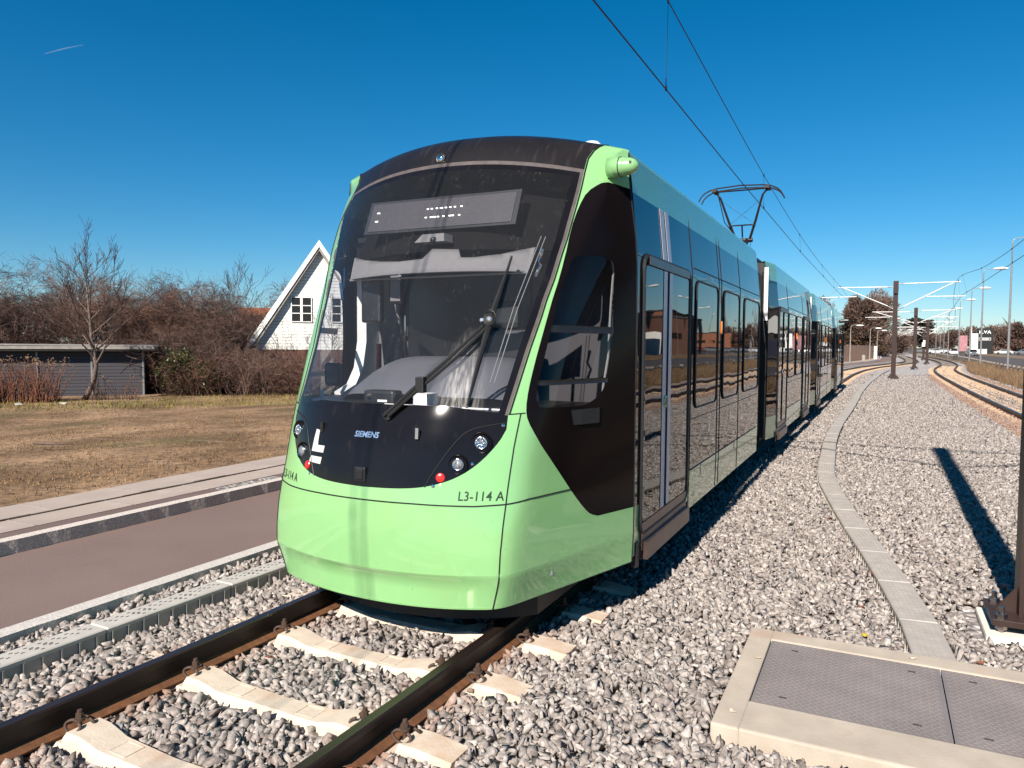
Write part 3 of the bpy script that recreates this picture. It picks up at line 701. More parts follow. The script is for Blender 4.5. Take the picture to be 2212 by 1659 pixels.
BL = [(2.0, 3.09), (1.40, 3.092), (1.10, 3.09), (1.03, 3.083), (.985, 3.065), (.925, 2.985), (.912, 2.84), (.916, 2.66), (.941, 2.43), (.950, 2.2), (.943, 1.88), (.940, 1.695), (.943, 1.545), (.956, 1.43), (.984, 1.35), (1.068, 1.245), (1.252, 1.050), (1.396, .885), (1.544, .71), (1.60, .660), (1.664, .634), (2.0, .622)]
MK = [(0, 1.352), (.5, 1.352), (.72, 1.362), (.868, 1.39), (.874, 1.305), (.850, 1.23), (.794, 1.145), (.718, 1.066), (.612, 1.0), (.46, .955), (.28, .936), (0, .930)]
VS = [(.945, .19), (.950, .555), (.930, .857), (.932, 1.095), (.934, 1.40)]
SEAM = [(0, .852), (.37, .853), (.56, .850), (.76, .848), (.930, .858), (1.076, .876), (1.40, .880)]
WN = [(1.05, 1.43), (1.42, 1.42), (1.53, 1.447), (1.615, 1.497), (1.656, 1.565), (1.68, 1.775), (1.684, 1.975), (1.63, 2.36), (1.59, 2.44), (1.53, 2.475), (1.38, 2.488), (1.12, 2.475), (1.01, 2.455), (.985, 2.42), (.985, 2.15), (.99, 1.9), (.992, 1.7), (.992, 1.56), (1.005, 1.475)]
GI = [(a-.028, b) for a, b in G_ if b < 3.2]
def clipv(poly, lo, hi): return poly
def inpoly(p, P):
    x, y = p; c = False; j = len(P)-1
    for i in range(len(P)):
        xi, yi = P[i]; xj, yj = P[j]
        if (yi > y) != (yj > y) and x < (xj-xi)*(y-yi)/(yj-yi+1e-15)+xi: c = not c
        j = i
    return c
def interpv(curve, v):
    c = sorted(curve, key=lambda q: q[1]); return np.interp(v, [q[1] for q in c], [q[0] for q in c])
# closed regions in (s, v)
def sym(half): return half+mirror(half)
front_all = [(-.67, 3.85)]+[(-a, b) for a, b in G_[::-1][1:]]+[(a, b) for a, b in G_]
R_mask = sym(MK[1:-1][:]) ; R_mask = [(a, b) for a, b in MK]+[(-a, b) for a, b in MK[::-1][1:-1]]
R_black = [BL, mirror(BL)]
def region(s, v):
    a = abs(s) if s >= 0 else unwarp(-s, v)
    if inpoly((a, v), BL): return 'cab_window' if inpoly((a, v), WN if s > 0 else WNL) else 'side_panel'
    g = interpv(G_, v) if v > 1.352 else -1
    if inpoly((s, v), R_mask): return 'front_mask'
    if v >= 1.352 and a < g:
        if v > 3.155: return 'roof_hood'
        if v > 3.125: return 'gasket'
        if a > g-.018 and v > 1.39: return 'gasket'
        gi = g-.055 if v < 3.1 else g
        low = 1.405+.0*a
        if a > gi or v < np.interp(a, [0, .5, .868], [1.445, 1.445, 1.40]) or v > 3.085: return 'windscreen_border'
        return 'windscreen'
    vs = np.interp(v, [q[1] for q in VS], [q[0] for q in VS])
    if a < vs and v < 1.40:
        sv = np.interp(a, [q[0] for q in SEAM], [q[1] for q in SEAM])
        return 'bumper' if v < sv else 'nose_panel'
    if v < 1.40: return 'side_skirt'
    return 'window_pillar'
def dens(P, close=False, d=.02):
    out = []; P = list(P)+([P[0]] if close else [])
    for (a, b), (c, e) in zip(P, P[1:]):
        n = max(1, int(max(abs(c-a), abs(e-b))/d)); n = min(n, 40); out += [(a+(c-a)*k/n, b+(e-b)*k/n) for k in range(n)]
    if not close: out.append(P[-1])
    return out
def round_poly(P, it=2, keep_ends=True):
    for _ in range(it):
        Q = [P[0]]
        for a, b in zip(P, P[1:]): Q += [(a[0]*.75+b[0]*.25, a[1]*.75+b[1]*.25), (a[0]*.25+b[0]*.75, a[1]*.25+b[1]*.75)]
        Q.append(P[-1]); P = Q
    return P
BLr = round_poly(BL[2:-1], 1); BL = [BL[0], BL[1]]+BLr+[BL[-1]]
MKc = round_poly(MK[4:], 2); MK = MK[:4]+MKc
R_mask = [(a, b) for a, b in MK]+[(-a, b) for a, b in MK[::-1][1:-1]]
WN = round_poly(WN+[WN[0]], 2)[:-1]
WNL = [(a if a < 1.10 else 1.10+(a-1.10)*(1.95-1.10)/(1.684-1.10), b) for a, b in WN]
AS = 1.05
lines = []
for C_ in (G_, [(a-.018, b) for a, b in G_ if b < 3.15], [(a-.055, b) for a, b in G_ if b < 3.1], VS, SEAM): lines += [dens(C_), dens(mirror(C_))]
for C_ in (BL,): lines += [dens(C_), dens(mirror(C_))]
for C_ in (WN,): lines += [dens(C_, True)+[C_[0]], dens(mirror(WNL), True)+[mirror(WNL)[0]]]
lines.append(dens(R_mask, True)+[R_mask[0]])
for v, w in ((3.155, .871), (3.125, .872), (3.085, .82), (1.352, .55)): lines.append(dens([(-warp(w, v), v), (w, v)]))
lines.append(dens([(-.84, 1.402), (-.5, 1.445), (.5, 1.445), (.84, 1.402)])); lines.append(dens([(.934, 1.40), (.958, 1.40)])); lines.append(dens([(-.958, 1.40), (-.934, 1.40)])); 
lines.append(dens([(.868, 1.395), (.934, 1.40)])); lines.append(dens([(-.934, 1.40), (-.868, 1.395)]))
pts = []; edges = []
for L_ in lines:
    k = len(pts); pts += [Vector((a*AS, b)) for a, b in L_]; edges += [(k+i, k+i+1) for i in range(len(L_)-1)]
ssg = sorted(set(list(np.round(np.linspace(-1.3, 1.3, 105), 4))+[-2, -1.85, -1.7, -1.55, -1.42, 1.42, 1.55, 1.7, 1.85, 2])); vvg = sorted(set(list(np.round(np.linspace(.42, 3.84, 68), 4))+[.19, .25, .30, .385, .415, 3.85]))
for a in ssg:
    for b in vvg: pts.append(Vector((a*AS, b)))
k = len(pts); cn = [(-2*AS, .19), (2*AS, .19), (2*AS, 3.85), (-2*AS, 3.85)]; pts += [Vector(c) for c in cn]; edges += [(k, k+1), (k+1, k+2), (k+2, k+3), (k+3, k)]
cv, ce, cf, *_ = delaunay_2d_cdt(pts, edges, [], 1, 1e-5)
sv_ = np.array([(p.x/AS, p.y) for p in cv]); P3 = S(sv_[:, 0], sv_[:, 1])
parts_f = {}
for f in cf:
    c = sv_[list(f)].mean(0); nm = region(c[0], c[1])
    key = (nm, 0 if nm in ('bumper', 'nose_panel', 'front_mask', 'windscreen', 'windscreen_border', 'roof_hood', 'gasket') else (1 if c[0] > 0 else -1))
    parts_f.setdefault(key, []).append(list(f))
tram = thing('tram', 'light green and black articulated tram standing on the left track', 'tram', (XC, 4.2, 0))
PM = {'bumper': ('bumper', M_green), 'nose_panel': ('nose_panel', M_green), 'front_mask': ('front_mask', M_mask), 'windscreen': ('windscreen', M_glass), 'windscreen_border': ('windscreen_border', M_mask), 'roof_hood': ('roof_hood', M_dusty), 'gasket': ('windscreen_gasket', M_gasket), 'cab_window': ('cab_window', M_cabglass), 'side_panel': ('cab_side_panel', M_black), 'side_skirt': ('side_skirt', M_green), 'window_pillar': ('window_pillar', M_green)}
TP = {}
for (nm, sd_), F in parts_f.items():
    used = sorted({i for f in F for i in f}); mp = {u: i for i, u in enumerate(used)}
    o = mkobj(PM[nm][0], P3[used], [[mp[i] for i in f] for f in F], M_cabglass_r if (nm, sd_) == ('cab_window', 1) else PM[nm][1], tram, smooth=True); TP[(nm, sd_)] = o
def seam(curve, r=.0035, off=.0, m=None, name='panel_seam', parent=None, mir=True):
    for C_ in ([curve, mirror(curve)] if mir else [curve]):
        b = MB(); d = np.array(dens(C_, d=.03)); b.tube([tuple(p) for p in SN(d[:, 0], d[:, 1], off)], r, 6); b.build(name, m or M_rubber, parent or tram)
VSS = round_poly(VS, 3); seam(SEAM, .0045, .0012); seam(VSS, .004, .0012); seam([(a+.006, b) for a, b in G_], .006, name='windscreen_seal')
seam([(.868, 1.395), (.960, 1.402)], .004)
seam([(2.0, .19), (2.0, 3.6)], .006)
# lower edge lip of the bumper
d = np.linspace(-2, 2, 161); b = MB(); b.tube([tuple(p) for p in SN(d, np.full(161, .195), -.012)], .014, 6); b.build('bumper_lip', M_green, tram)
def patch(name, m, poly, off, parent=tram, thick=.0, smooth=True, step=.03):
    """a piece of given outline in (s, v) lying at a distance off from the nose surface"""
    D = dens(poly, True, .03); n = len(D); P = [Vector((a*AS, b)) for a, b in D]; E_ = [(i, (i+1) % n) for i in range(n)]
    xs = [a for a, b in D]; ys = [b for a, b in D]
    for a in np.arange(min(xs), max(xs), step):
        for b_1 in np.arange(min(ys), max(ys), step*1.5):
            if inpoly((a, b_1), D): P.append(Vector((a*AS, b_1)))
    v_, e_, f_, *_ = delaunay_2d_cdt(P, E_, [], 1, 1e-6)
    q = np.array([(p.x/AS, p.y) for p in v_]); F = [list(f) for f in f_ if inpoly(tuple(q[list(f)].mean(0)), D)]
    V = SN(q[:, 0], q[:, 1], off); 
    if thick:
        V2 = SN(q[:, 0], q[:, 1], off-thick); nn = len(V); cnt = {}
        for f in F:
            for i in range(3): e = (f[i], f[(i+1) % 3]); cnt[e] = 1
        side = [(a, b, b+nn, a+nn) for (a, b) in cnt if (b, a) not in cnt]
        F = F+[[i+nn for i in f[::-1]] for f in F]+[list(s_) for s_ in side]; V = np.concatenate([V, V2])
    return mkobj(name, V, F, m, parent, smooth)
# --- headlight pods, lamps, logo, lettering on the mask
pod = [(0.452, 0.955), (0.488, 1.030), (0.556, 1.150), (0.628, 1.265), (0.684, 1.305), (0.756, 1.325), (0.868, 1.345)]
seam(round_poly(pod, 1), .004, .001)
def at(s, v, off=0): return Vector(SN(np.array([s]), np.array([v]), off)[0])
def nrm(s, v): return (at(s, v, .01)-at(s, v, 0)).normalized()
for sg in (1, -1):
    for (s_, v_, r_, kind) in ((0.752, 1.225, .060, 'led'), (0.640, 1.095, .055, 'lens'), (0.544, 1.015, .028, 'red')):
        c = at(sg*s_, v_); n = nrm(sg*s_, v_)
        fwd = Vector((sg*.15, -1, 0)).normalized()
        if kind == 'red':
            b = MB(); b.lathe(c-n*.006, n, [(0, r_), (.010, r_), (.014, r_*.85), (.016, r_*.4)], 24); b.build('tail_light', M_red, tram, smooth=False)
            continue
        b = MB(); ax = (n*.5+fwd*.5).normalized()
        b.lathe(c-n*.0, ax, [(-.012, r_*1.12), (.006, r_*1.12), (.010, r_*1.05), (.004, r_*.96), (-.03, r_*.6)], 28); hl = b.build('headlight', M_black, tram, smooth=True)
        b = MB(); o_ = c+ax*.006
        b.lathe(o_, ax, [(-.02, r_*.66), (.004, r_*.66), (.007, r_*.60), (.002, r_*.56)], 24); b.build('lens_ring', M_chrome, hl, smooth=True)
        if kind == 'led':
            b = MB(); u = ax.orthogonal().normalized(); w = ax.cross(u)
            for rr, cnt_ in ((0, 1), (.016, 6), (.030, 11)):
                for k in range(cnt_):
                    a = 2*pi*k/cnt_; b.lathe(o_+(u*cos(a)+w*sin(a))*rr, ax, [(0, .0075), (.006, .0062), (.009, .003)], 8)
            b.build('led_cluster', M_chrome, hl, smooth=True)
        else:
            b = MB(); b.lathe(o_, ax, [(-.012, r_*.56), (.002, r_*.52), (.010, r_*.36), (.014, r_*.1)], 24); b.build('lamp_lens', M_lens, hl, smooth=True)
    for s_, v_ in ((0.852, 1.330), (0.504, 0.965), (0.720, 1.100)):
        c = at(sg*s_, v_); b = MB(); b.lathe(c, nrm(sg*s_, v_), [(-.004, .011), (.004, .011), (.007, .006)], 10); b.build('pod_screw', M_chrome, tram)
# grab handles
for s_ in (-0.420, 0.364):
    c = at(s_, 1.268); n = nrm(s_, 1.268); b = MB()
    b.prism([c+Vector((-.011, 0, .034))-n*.002, c+Vector((.011, 0, .034))-n*.002, c+Vector((.008, 0, -.034))-n*.002, c+Vector((-.014, 0, -.034))-n*.002], n*(.02 if s_ < 0 else .03)); b.build('grab_block', M_galvd if s_ > 0 else M_dark, tram)
# coupling cover button
c = at(-0.016, 1.005); b = MB(); b.box(c.x-.045, c.x+.045, c.y-.014, c.y+.03, c.z-.05, c.z+.05, bev=.012); co_ = b.build('front_socket', M_dark, tram); b = MB(); b.box(c.x-.028, c.x+.028, c.y-.021, c.y, c.z-.032, c.z+.036, bev=.008); b.build('socket_lid', M_dark, co_)
# logo, traced on the mask
LG = [(-0.492, 1.255), (-0.452, 1.250), (-0.448, 1.155), (-0.372, 1.155), (-0.380, 1.110), (-0.512, 1.110)]
patch('logo', M_logo, LG, .0025); patch('logo', M_logo, [(-0.516, 1.080), (-0.388, 1.080), (-0.396, 1.035), (-0.528, 1.040)], .0025)
def text_mesh(txt, size, bold=0., shear=0., space=1.):
    cu = bpy.data.curves.new('t', 'FONT'); cu.body = txt; cu.size = size; cu.align_x = 'CENTER'; cu.align_y = 'CENTER'; cu.offset = bold; cu.shear = shear; cu.space_character = space; cu.resolution_u = 3
    o = bpy.data.objects.new('t', cu); COL.objects.link(o); dg = bpy.context.evaluated_depsgraph_get(); me = bpy.data.meshes.new_from_object(o.evaluated_get(dg))
    V = [tuple(v.co) for v in me.vertices]; F = [list(p.vertices) for p in me.polygons]; bpy.data.objects.remove(o); bpy.data.curves.remove(cu); bpy.data.meshes.remove(me)
    return V, F
def front_text(name, txt, s0, v0, size, m, bold=0., wide=1., off=.003, shear=0., space=1., parent=tram):
    V, F = text_mesh(txt, size, bold, shear, space)
    e = .01; L = (at(s0+e, v0)-at(s0-e, v0)).length/(2*e)
    q = np.array(V); s_ = s0+q[:, 0]*wide/L; v_ = v0+q[:, 1]
    V3 = SN(s_, v_, off); return mkobj(name, V3, F, m, parent)
front_text('maker_lettering', 'SIEMENS', -0.012, 1.250, .050, M_bluel, bold=.0012, wide=1.0, shear=.12)
front_text('fleet_number', 'L3-114 A', 0.788, 0.905, .078, M_letter, bold=.0007, wide=.92, space=1.05)
front_text('fleet_number', 'L3-114 A', -0.788, 0.910, .078, M_letter, bold=.0007, wide=.92, space=1.05)
# towing triangle on the skirt
patch('jacking_mark', M_white, [(1.304, 0.315), (1.328, 0.310), (1.312, 0.360)], .003, step=.01); patch('jacking_mark', M_white, [(1.300, 0.365), (1.316, 0.365), (1.312, 0.370), (1.300, 0.370)], .003, step=.01)
# front roof lamp
c = at(-0.036, 3.200); n = nrm(-0.036, 3.200); b = MB(); b.lathe(c-n*.0, Vector((0, -1, .1)), [(-.02, .040), (.012, .040), (.016, .034), (.008, .030)], 20); rl = b.build('roof_lamp', M_dark, tram, smooth=True)
b = MB(); b.lathe(c+Vector((0, -.008, 0)), Vector((0, -1, .1)), [(-.01, .030), (.008, .028), (.014, .015)], 16); b.build('lamp_lens', M_chrome, rl, smooth=True)
# mirror-camera pods on the cab corners
for sg in (1,):
    b = MB(); o_ = Vector((XC+sg*1.24, 5.05, 3.075)); b.lathe(o_, Vector((sg, -.10, -.02)), [(-.08, .074), (.0, .069), (.040, .065), (.044, .062), (.046, .0615), (.085, .057), (.110, .046), (.128, .030), (.137, .013), (.139, .004)], 28)
    pd_ = b.build('mirror_camera_pod', M_green, tram, smooth=True)
    b = MB(); b.lathe(o_+Vector((sg*.010, -.001, 0)), Vector((sg, -.10, -.02)), [(-.003, .0715), (.003, .0715)], 28); b.build('pod_seam', M_rubber, pd_)
    b = MB(); b.lathe(o_+Vector((sg*.09, -.058, .014)), Vector((0, -1, .1)), [(-.004, .012), (.006, .010)], 10); b.build('camera_eye', M_dark, pd_)
# white aerial dome just behind the hood
b = MB(); b.lathe((XC+.92, 5.35, 3.16), (0, 0, 1), [(0, .10), (.10, .10), (.16, .085), (.195, .05), (.205, .005)], 24); b.build('aerial_dome', M_whitein, tram, smooth=True)
b = MB(); q_ = [(XC+.92*t, 4.02+1.05*(1-sqrt(1-(t*.78)**2))) for t in np.linspace(-1, 1, 21)]; b.prism([(x, y, .04) for x, y in q_]+[(XC+.92, 5.2, .04), (XC-.92, 5.2, .04)], (0, 0, .23)); b.build('obstacle_deflector', M_rubber, tram)
# wiper
wp = MB()
def ws(s, v, o): return tuple(at(s, v, o))
for ds in (0, .036):
    wp.tube([ws(0.108+ds, 1.365, .03), ws(0.276+ds, 1.520, .05), ws(0.464+ds, 1.720, .06), ws(0.608+ds*.8, 1.925, .06)], [.011, .012, .011, .010], 6)
wp.box(*(lambda c: (c.x-.03, c.x+.03, c.y-.025, c.y+.02, c.z-.05, c.z+.05))(at(0.328, 1.555, .05)), bev=.006)
c = at(0.128, 1.370, .02); wp.lathe(c-Vector((0, -.02, 0)), (0, -1, 0), [(-.02, .035), (.02, .03)], 14)
wo = wp.build('wiper', M_rubber, tram)
wb = MB(); wb.tube([ws(0.656, 2.410, .035), ws(0.652, 2.250, .035), ws(0.640, 1.980, .05), ws(0.632, 1.700, .04), ws(0.632, 1.440, .033)], [.006, .012, .022, .013, .006], 6)
wb.prism([ws(0.656, 2.420, .012), ws(0.644, 2.420, .012), ws(0.624, 1.430, .012), ws(0.636, 1.430, .012)], tuple(nrm(0.648, 1.950)*.02))
c = at(0.636, 1.965, .06); wb.lathe(c, nrm(0.636, 1.960), [(-.03, .04), (.01, .04), (.02, .02)], 14)
hg = [tuple(c+Vector((.045*cos(t), 0, .045*sin(t)+.02))) for t in np.linspace(0, 2*pi, 18)]; wb.tube(hg, .004, 5)
wb.build('wiper_blade', M_rubber, wo)
c = at(0.596, 1.960, .065); b = MB(); b.lathe(c, nrm(0.596, 1.960), [(0, .016), (.012, .012)], 10); b.lathe(at(0.636, 1.965, .075), nrm(0.596, 1.960), [(0, .018), (.01, .012)], 10); b.build('wiper_joint', M_chrome, wo)

# --- cab interior
M_int = dict()
def liner(name, m, poly, off, thick=.02): return patch(name, m, poly, off, tram, thick)
for sg in (1, -1):
    f = lambda P: [(sg*(a if sg > 0 else warp(a, b)), b) for a, b in (P if sg > 0 else P[::-1])]
    liner('cab_lining', M_whitein, f([(1.708, 1.280), (1.976, 1.295), (1.992, 2.620), (1.600, 2.630), (1.616, 2.560), (1.704, 2.410), (1.736, 1.750), (1.704, 1.540)]) if sg > 0 else [(-1.97, 1.28), (-.98, 1.28), (-.98, 1.38), (-1.6, 1.38), (-1.82, 1.40), (-1.97, 1.5)], -.05)
    liner('cab_lining', M_whitein, f([(0.964, 1.025), (1.972, 1.015), (1.976, 1.295), (1.644, 1.280), (1.608, 1.365), (1.528, 1.380), (1.396, 1.385), (0.980, 1.395)]), -.05)
    liner('cab_lining', M_dark, f([(0.864, 2.560), (1.612, 2.570), (1.504, 2.930), (1.012, 2.925), (0.908, 2.905)]), -.05)
    # window bars
    for (a, b_1, c_, d_) in ((0.980, 1.915, 1.69, 1.965), (0.985, 1.570, 1.668, 1.605)):
        patch('window_bar', M_dark, f([(a, b_1), (c_, b_1), (c_, d_), (a, d_)]), .003, TP[('cab_window', sg)], .02)
ce_ = [(a, b) for a, b in [(-1.028, 2.600), (1.000, 2.605), (0.912, 3.110), (-1.088, 3.150)]]
liner('display_housing', mat('matt_black', (.008, .007, .007), rough=.9, spec=.1), ce_, -.22)
b = MB(); b.box(XC-1.16, XC+1.16, 4.98, 5.55, 2.66, 2.70); b.build('cab_ceiling', M_dark, tram)
# destination display
dd = MB(); dz0, dz1 = 2.675, 2.90; y_ = 4.66
def disp(x, z): return (x, y_+(z-2.675)*.42, z)
xl, xr = XC-.68, XC+.62
b = MB(); b.prism([disp(xl, 2.665), disp(xr, 2.665), disp(xr, 2.925), disp(xl, 2.925)], (0, .04, 0)); ds_ = b.build('destination_display', M_visor if False else M_dark, tram)
b = MB(); b.prism([Vector(disp(xl+.035, 2.685))+Vector((0, -.006, 0)), Vector(disp(xr-.035, 2.685))+Vector((0, -.006, 0)), Vector(disp(xr-.035, 2.905))+Vector((0, -.006, 0)), Vector(disp(xl+.035, 2.905))+Vector((0, -.006, 0))], (0, .005, 0)); b.build('led_panel', M_display, ds_)
b = MB()
def dots(x, z, n):
    for k in range(n):
        p = Vector(disp(x+k*.009, z))+Vector((0, -.010, 0)); b.box(p.x-.0032, p.x+.0032, p.y-.002, p.y+.002, p.z-.0035, p.z+.0035)
DX = lambda u: xl+.035+(u-180)/(1980-180)*(xr-xl-.07)
for u, n in ((935, 2), (985, 2), (1050, 2), (1100, 3), (1163, 2), (1218, 2), (1275, 2), (1357, 2)): dots(DX(u)-.008, 2.832, n)
for u, n in ((940, 2), (1005, 6), (1095, 2), (1163, 2), (1240, 5), (1357, 2)): dots(DX(u)-.012, 2.765, n)
dots(DX(262), 2.832, 3); dots(DX(262), 2.765, 3)
b.build('lit_dots', M_dot, ds_)
# camera housing and sun blind
b = MB(); b.prism([(XC-.11, 4.50, 2.555), (XC+.14, 4.50, 2.555), (XC+.12, 4.53, 2.615), (XC-.06, 4.53, 2.615)], (0, .12, 0)); ch = b.build('camera_housing', M_visor, tram); b = MB(); b.lathe((XC+.05, 4.50, 2.565), (0, -1, -.2), [(-.03, .022), (.012, .020), (.018, .012)], 14); b.build('camera_lens', M_dark, ch, smooth=True)
vis = [(-0.720, 2.365), (0.760, 2.375), (0.756, 2.560), (0.672, 2.535), (0.560, 2.500), (0.384, 2.475), (0.292, 2.475), (0.260, 2.535), (0.056, 2.545), (0.000, 2.475), (-0.196, 2.465), (-0.384, 2.480), (-0.568, 2.510), (-0.736, 2.555)]
liner('sun_blind', M_visor, vis, -.10, .01)
b = MB(); b.tube([tuple(at(-0.720, 2.360, -.1)), tuple(at(0.760, 2.370, -.1))], .008, 6); b.build('blind_rail', M_galvd, tram)
for s_ in (.80, .775): 
    b = MB(); b.tube([tuple(at(s_-.005, 2.62, -.06)), tuple(at(s_-.03, 2.1, -.05)), tuple(at(s_-.055, 1.6, -.05))], .003, 5); b.build('blind_cord', M_galvd, tram)
b = MB(); b.tube([tuple(at(-0.804, 2.455, -.07)), tuple(at(-0.780, 2.300, -.09)), tuple(at(-0.764, 2.320, -.05)), tuple(at(-0.744, 2.200, -.09))], .011, 6); b.build('blind_bracket', M_chrome, tram)
b = MB(); b.tube([tuple(at(0.804, 2.520, -.05)), tuple(at(0.808, 2.440, -.09)), tuple(at(0.824, 2.400, -.05)), tuple(at(0.812, 2.330, -.08))], .011, 6); b.build('blind_bracket', M_chrome, tram)
# dashboard: wide base shelf following the nose plus a domed instrument hood
d = [(x, sqrt(max(0, 1-(x/1.22)**2))) for x in np.linspace(-1.2, 1.2, 41)]
b = MB(); n = len(d)
top = [(XC+x, 4.98-.98*q, 1.40) for x, q in d]; V = top+[(XC+x, 5.25, 1.40) for x, q in d]+[(XC+x, 4.98-.98*q, 1.30) for x, q in d]
F = [(i, i+1, n+i+1, n+i) for i in range(n-1)]+[(2*n+i, 2*n+i+1, i+1, i) for i in range(n-1)]
mkobj('dashboard', V, F, M_dark, tram)
V = []; F = []; nu, nv = 28, 12
for j in range(nv+1):
    t = j/nv; yy = 4.42+.62*t; h = 1.46+.275*sin(min(1, t*1.25)*pi/2)**.8
    for i in range(nu+1):
        q = -1+2*i/nu; hw = .36+.17*t; xx = (XC-.80+.0*t if q < 0 else XC+.62) if False else XC-.02+q*(.76-.14*t)
        edge = (1-abs(q)**7)
        V.append((xx, yy+.10*abs(q)**2, 1.40+(h-1.40)*max(0, edge)**.45))
for j in range(nv):
    for i in range(nu): k = j*(nu+1)+i; F.append((k, k+1, k+nu+2, k+nu+1))
mkobj('instrument_hood', V, F, M_dash, tram, smooth=True)
b = MB(); b.box(XC-.40, XC-.14, 4.28, 4.40, 1.40, 1.50, bev=.02); rd = b.build('dash_camera', M_dark, tram)
b = MB(); b.box(XC+.04, XC+.15, 4.26, 4.40, 1.40, 1.49); b.build('dash_bracket', M_white, tram)
b = MB(); b.lathe((XC-.345, 4.285, 1.455), (0, -1, 0), [(0, .026), (.008, .022)], 16); b.build('speaker_grille', M_chrome, rd)
b = MB(); b.box(XC-.27, XC-.19, 4.272, 4.28, 1.42, 1.435); b.build('sticker', M_white, rd)
b = MB(); b.box(XC-.2, XC+.75, 4.26, 4.268, 1.402, 1.412); b.build('dash_trim', M_white, tram)
b = MB(); c_ = [(5.27, 2.70), (5.27, 1.85), (5.22, 1.62), (5.12, 1.48), (4.95, 1.42), (4.95, 1.38), (5.55, 1.38), (5.55, 2.70)]
b.prism([(XC-1.225, y, z) for y, z in c_], (.10, 0, 0)); b.build('white_door_pillar', M_whitein, tram)
b = MB(); b.box(XC-1.16, XC-1.10, 5.46, 5.54, 1.4, 2.7, bev=.01); b.build('white_door_pillar', M_whitein, tram)
# driver seat silhouette, partition with dark glazed door
pw = MB(); pw.box(XC-1.25, XC+1.25, 5.55, 5.60, .45, 3.1); pt_ = pw.build('cab_partition', M_greyin, tram)
b = MB(); b.box(XC-.86, XC+.34, 5.52, 5.548, .6, 2.62, bev=.008); b.build('partition_glass', M_tint, pt_)
b = MB(); b.box(XC-1.12, XC-.90, 5.44, 5.548, .45, 2.8, bev=.02); b.build('partition_post', M_visor, pt_)
b = MB(); b.box(XC-.885, XC-.865, 5.49, 5.515, 1.9, 2.08); b.box(XC-.90, XC-.885, 5.49, 5.515, 1.70, 1.78); b.build('door_handle', M_chrome, pt_)
b = MB(); b.box(XC-.93, XC-.905, 5.15, 5.19, 1.40, 1.83); b.build('red_lever', mat('red_plastic', (.5, .02, .02), rough=.4, var=.1), tram)
b = MB(); b.box(XC-1.02, XC+1.02, 4.45, 5.55, .42, .46); b.build('cab_floor', M_dark, tram)
b = MB(); b.box(XC+.05, XC+.50, 5.15, 5.27, 1.15, 1.95, bev=.05); b.box(XC+.14, XC+.41, 5.15, 5.24, 1.95, 2.17, bev=.05); b.build('driver_seat', M_dark, tram)
b = MB(); b.box(XC-.68, XC-.50, 4.62, 4.68, 1.99, 2.34, bev=.02); b.build('cab_monitor', M_dark, tram)
b = MB(); b.box(XC-.42, XC-.31, 4.63, 4.655, 2.13, 2.36, bev=.03); mi = b.build('inside_mirror', M_dark, tram); b = MB(); b.box(XC-.41, XC-.32, 4.624, 4.629, 2.15, 2.34, bev=.002); b.build('mirror_glass', M_visor, mi)
b = MB(); b.box(XC-.98, XC-.83, 4.55, 4.58, 1.50, 1.68, bev=.03); b.build('cab_monitor', mat('blue_grey_plastic', (.03, .05, .09), rough=.3, var=.1), tram)
b = MB(); b.box(XC-.90, XC-.87, 4.40, 4.41, 1.40, 1.48); b.build('white_tab', M_white, tram)

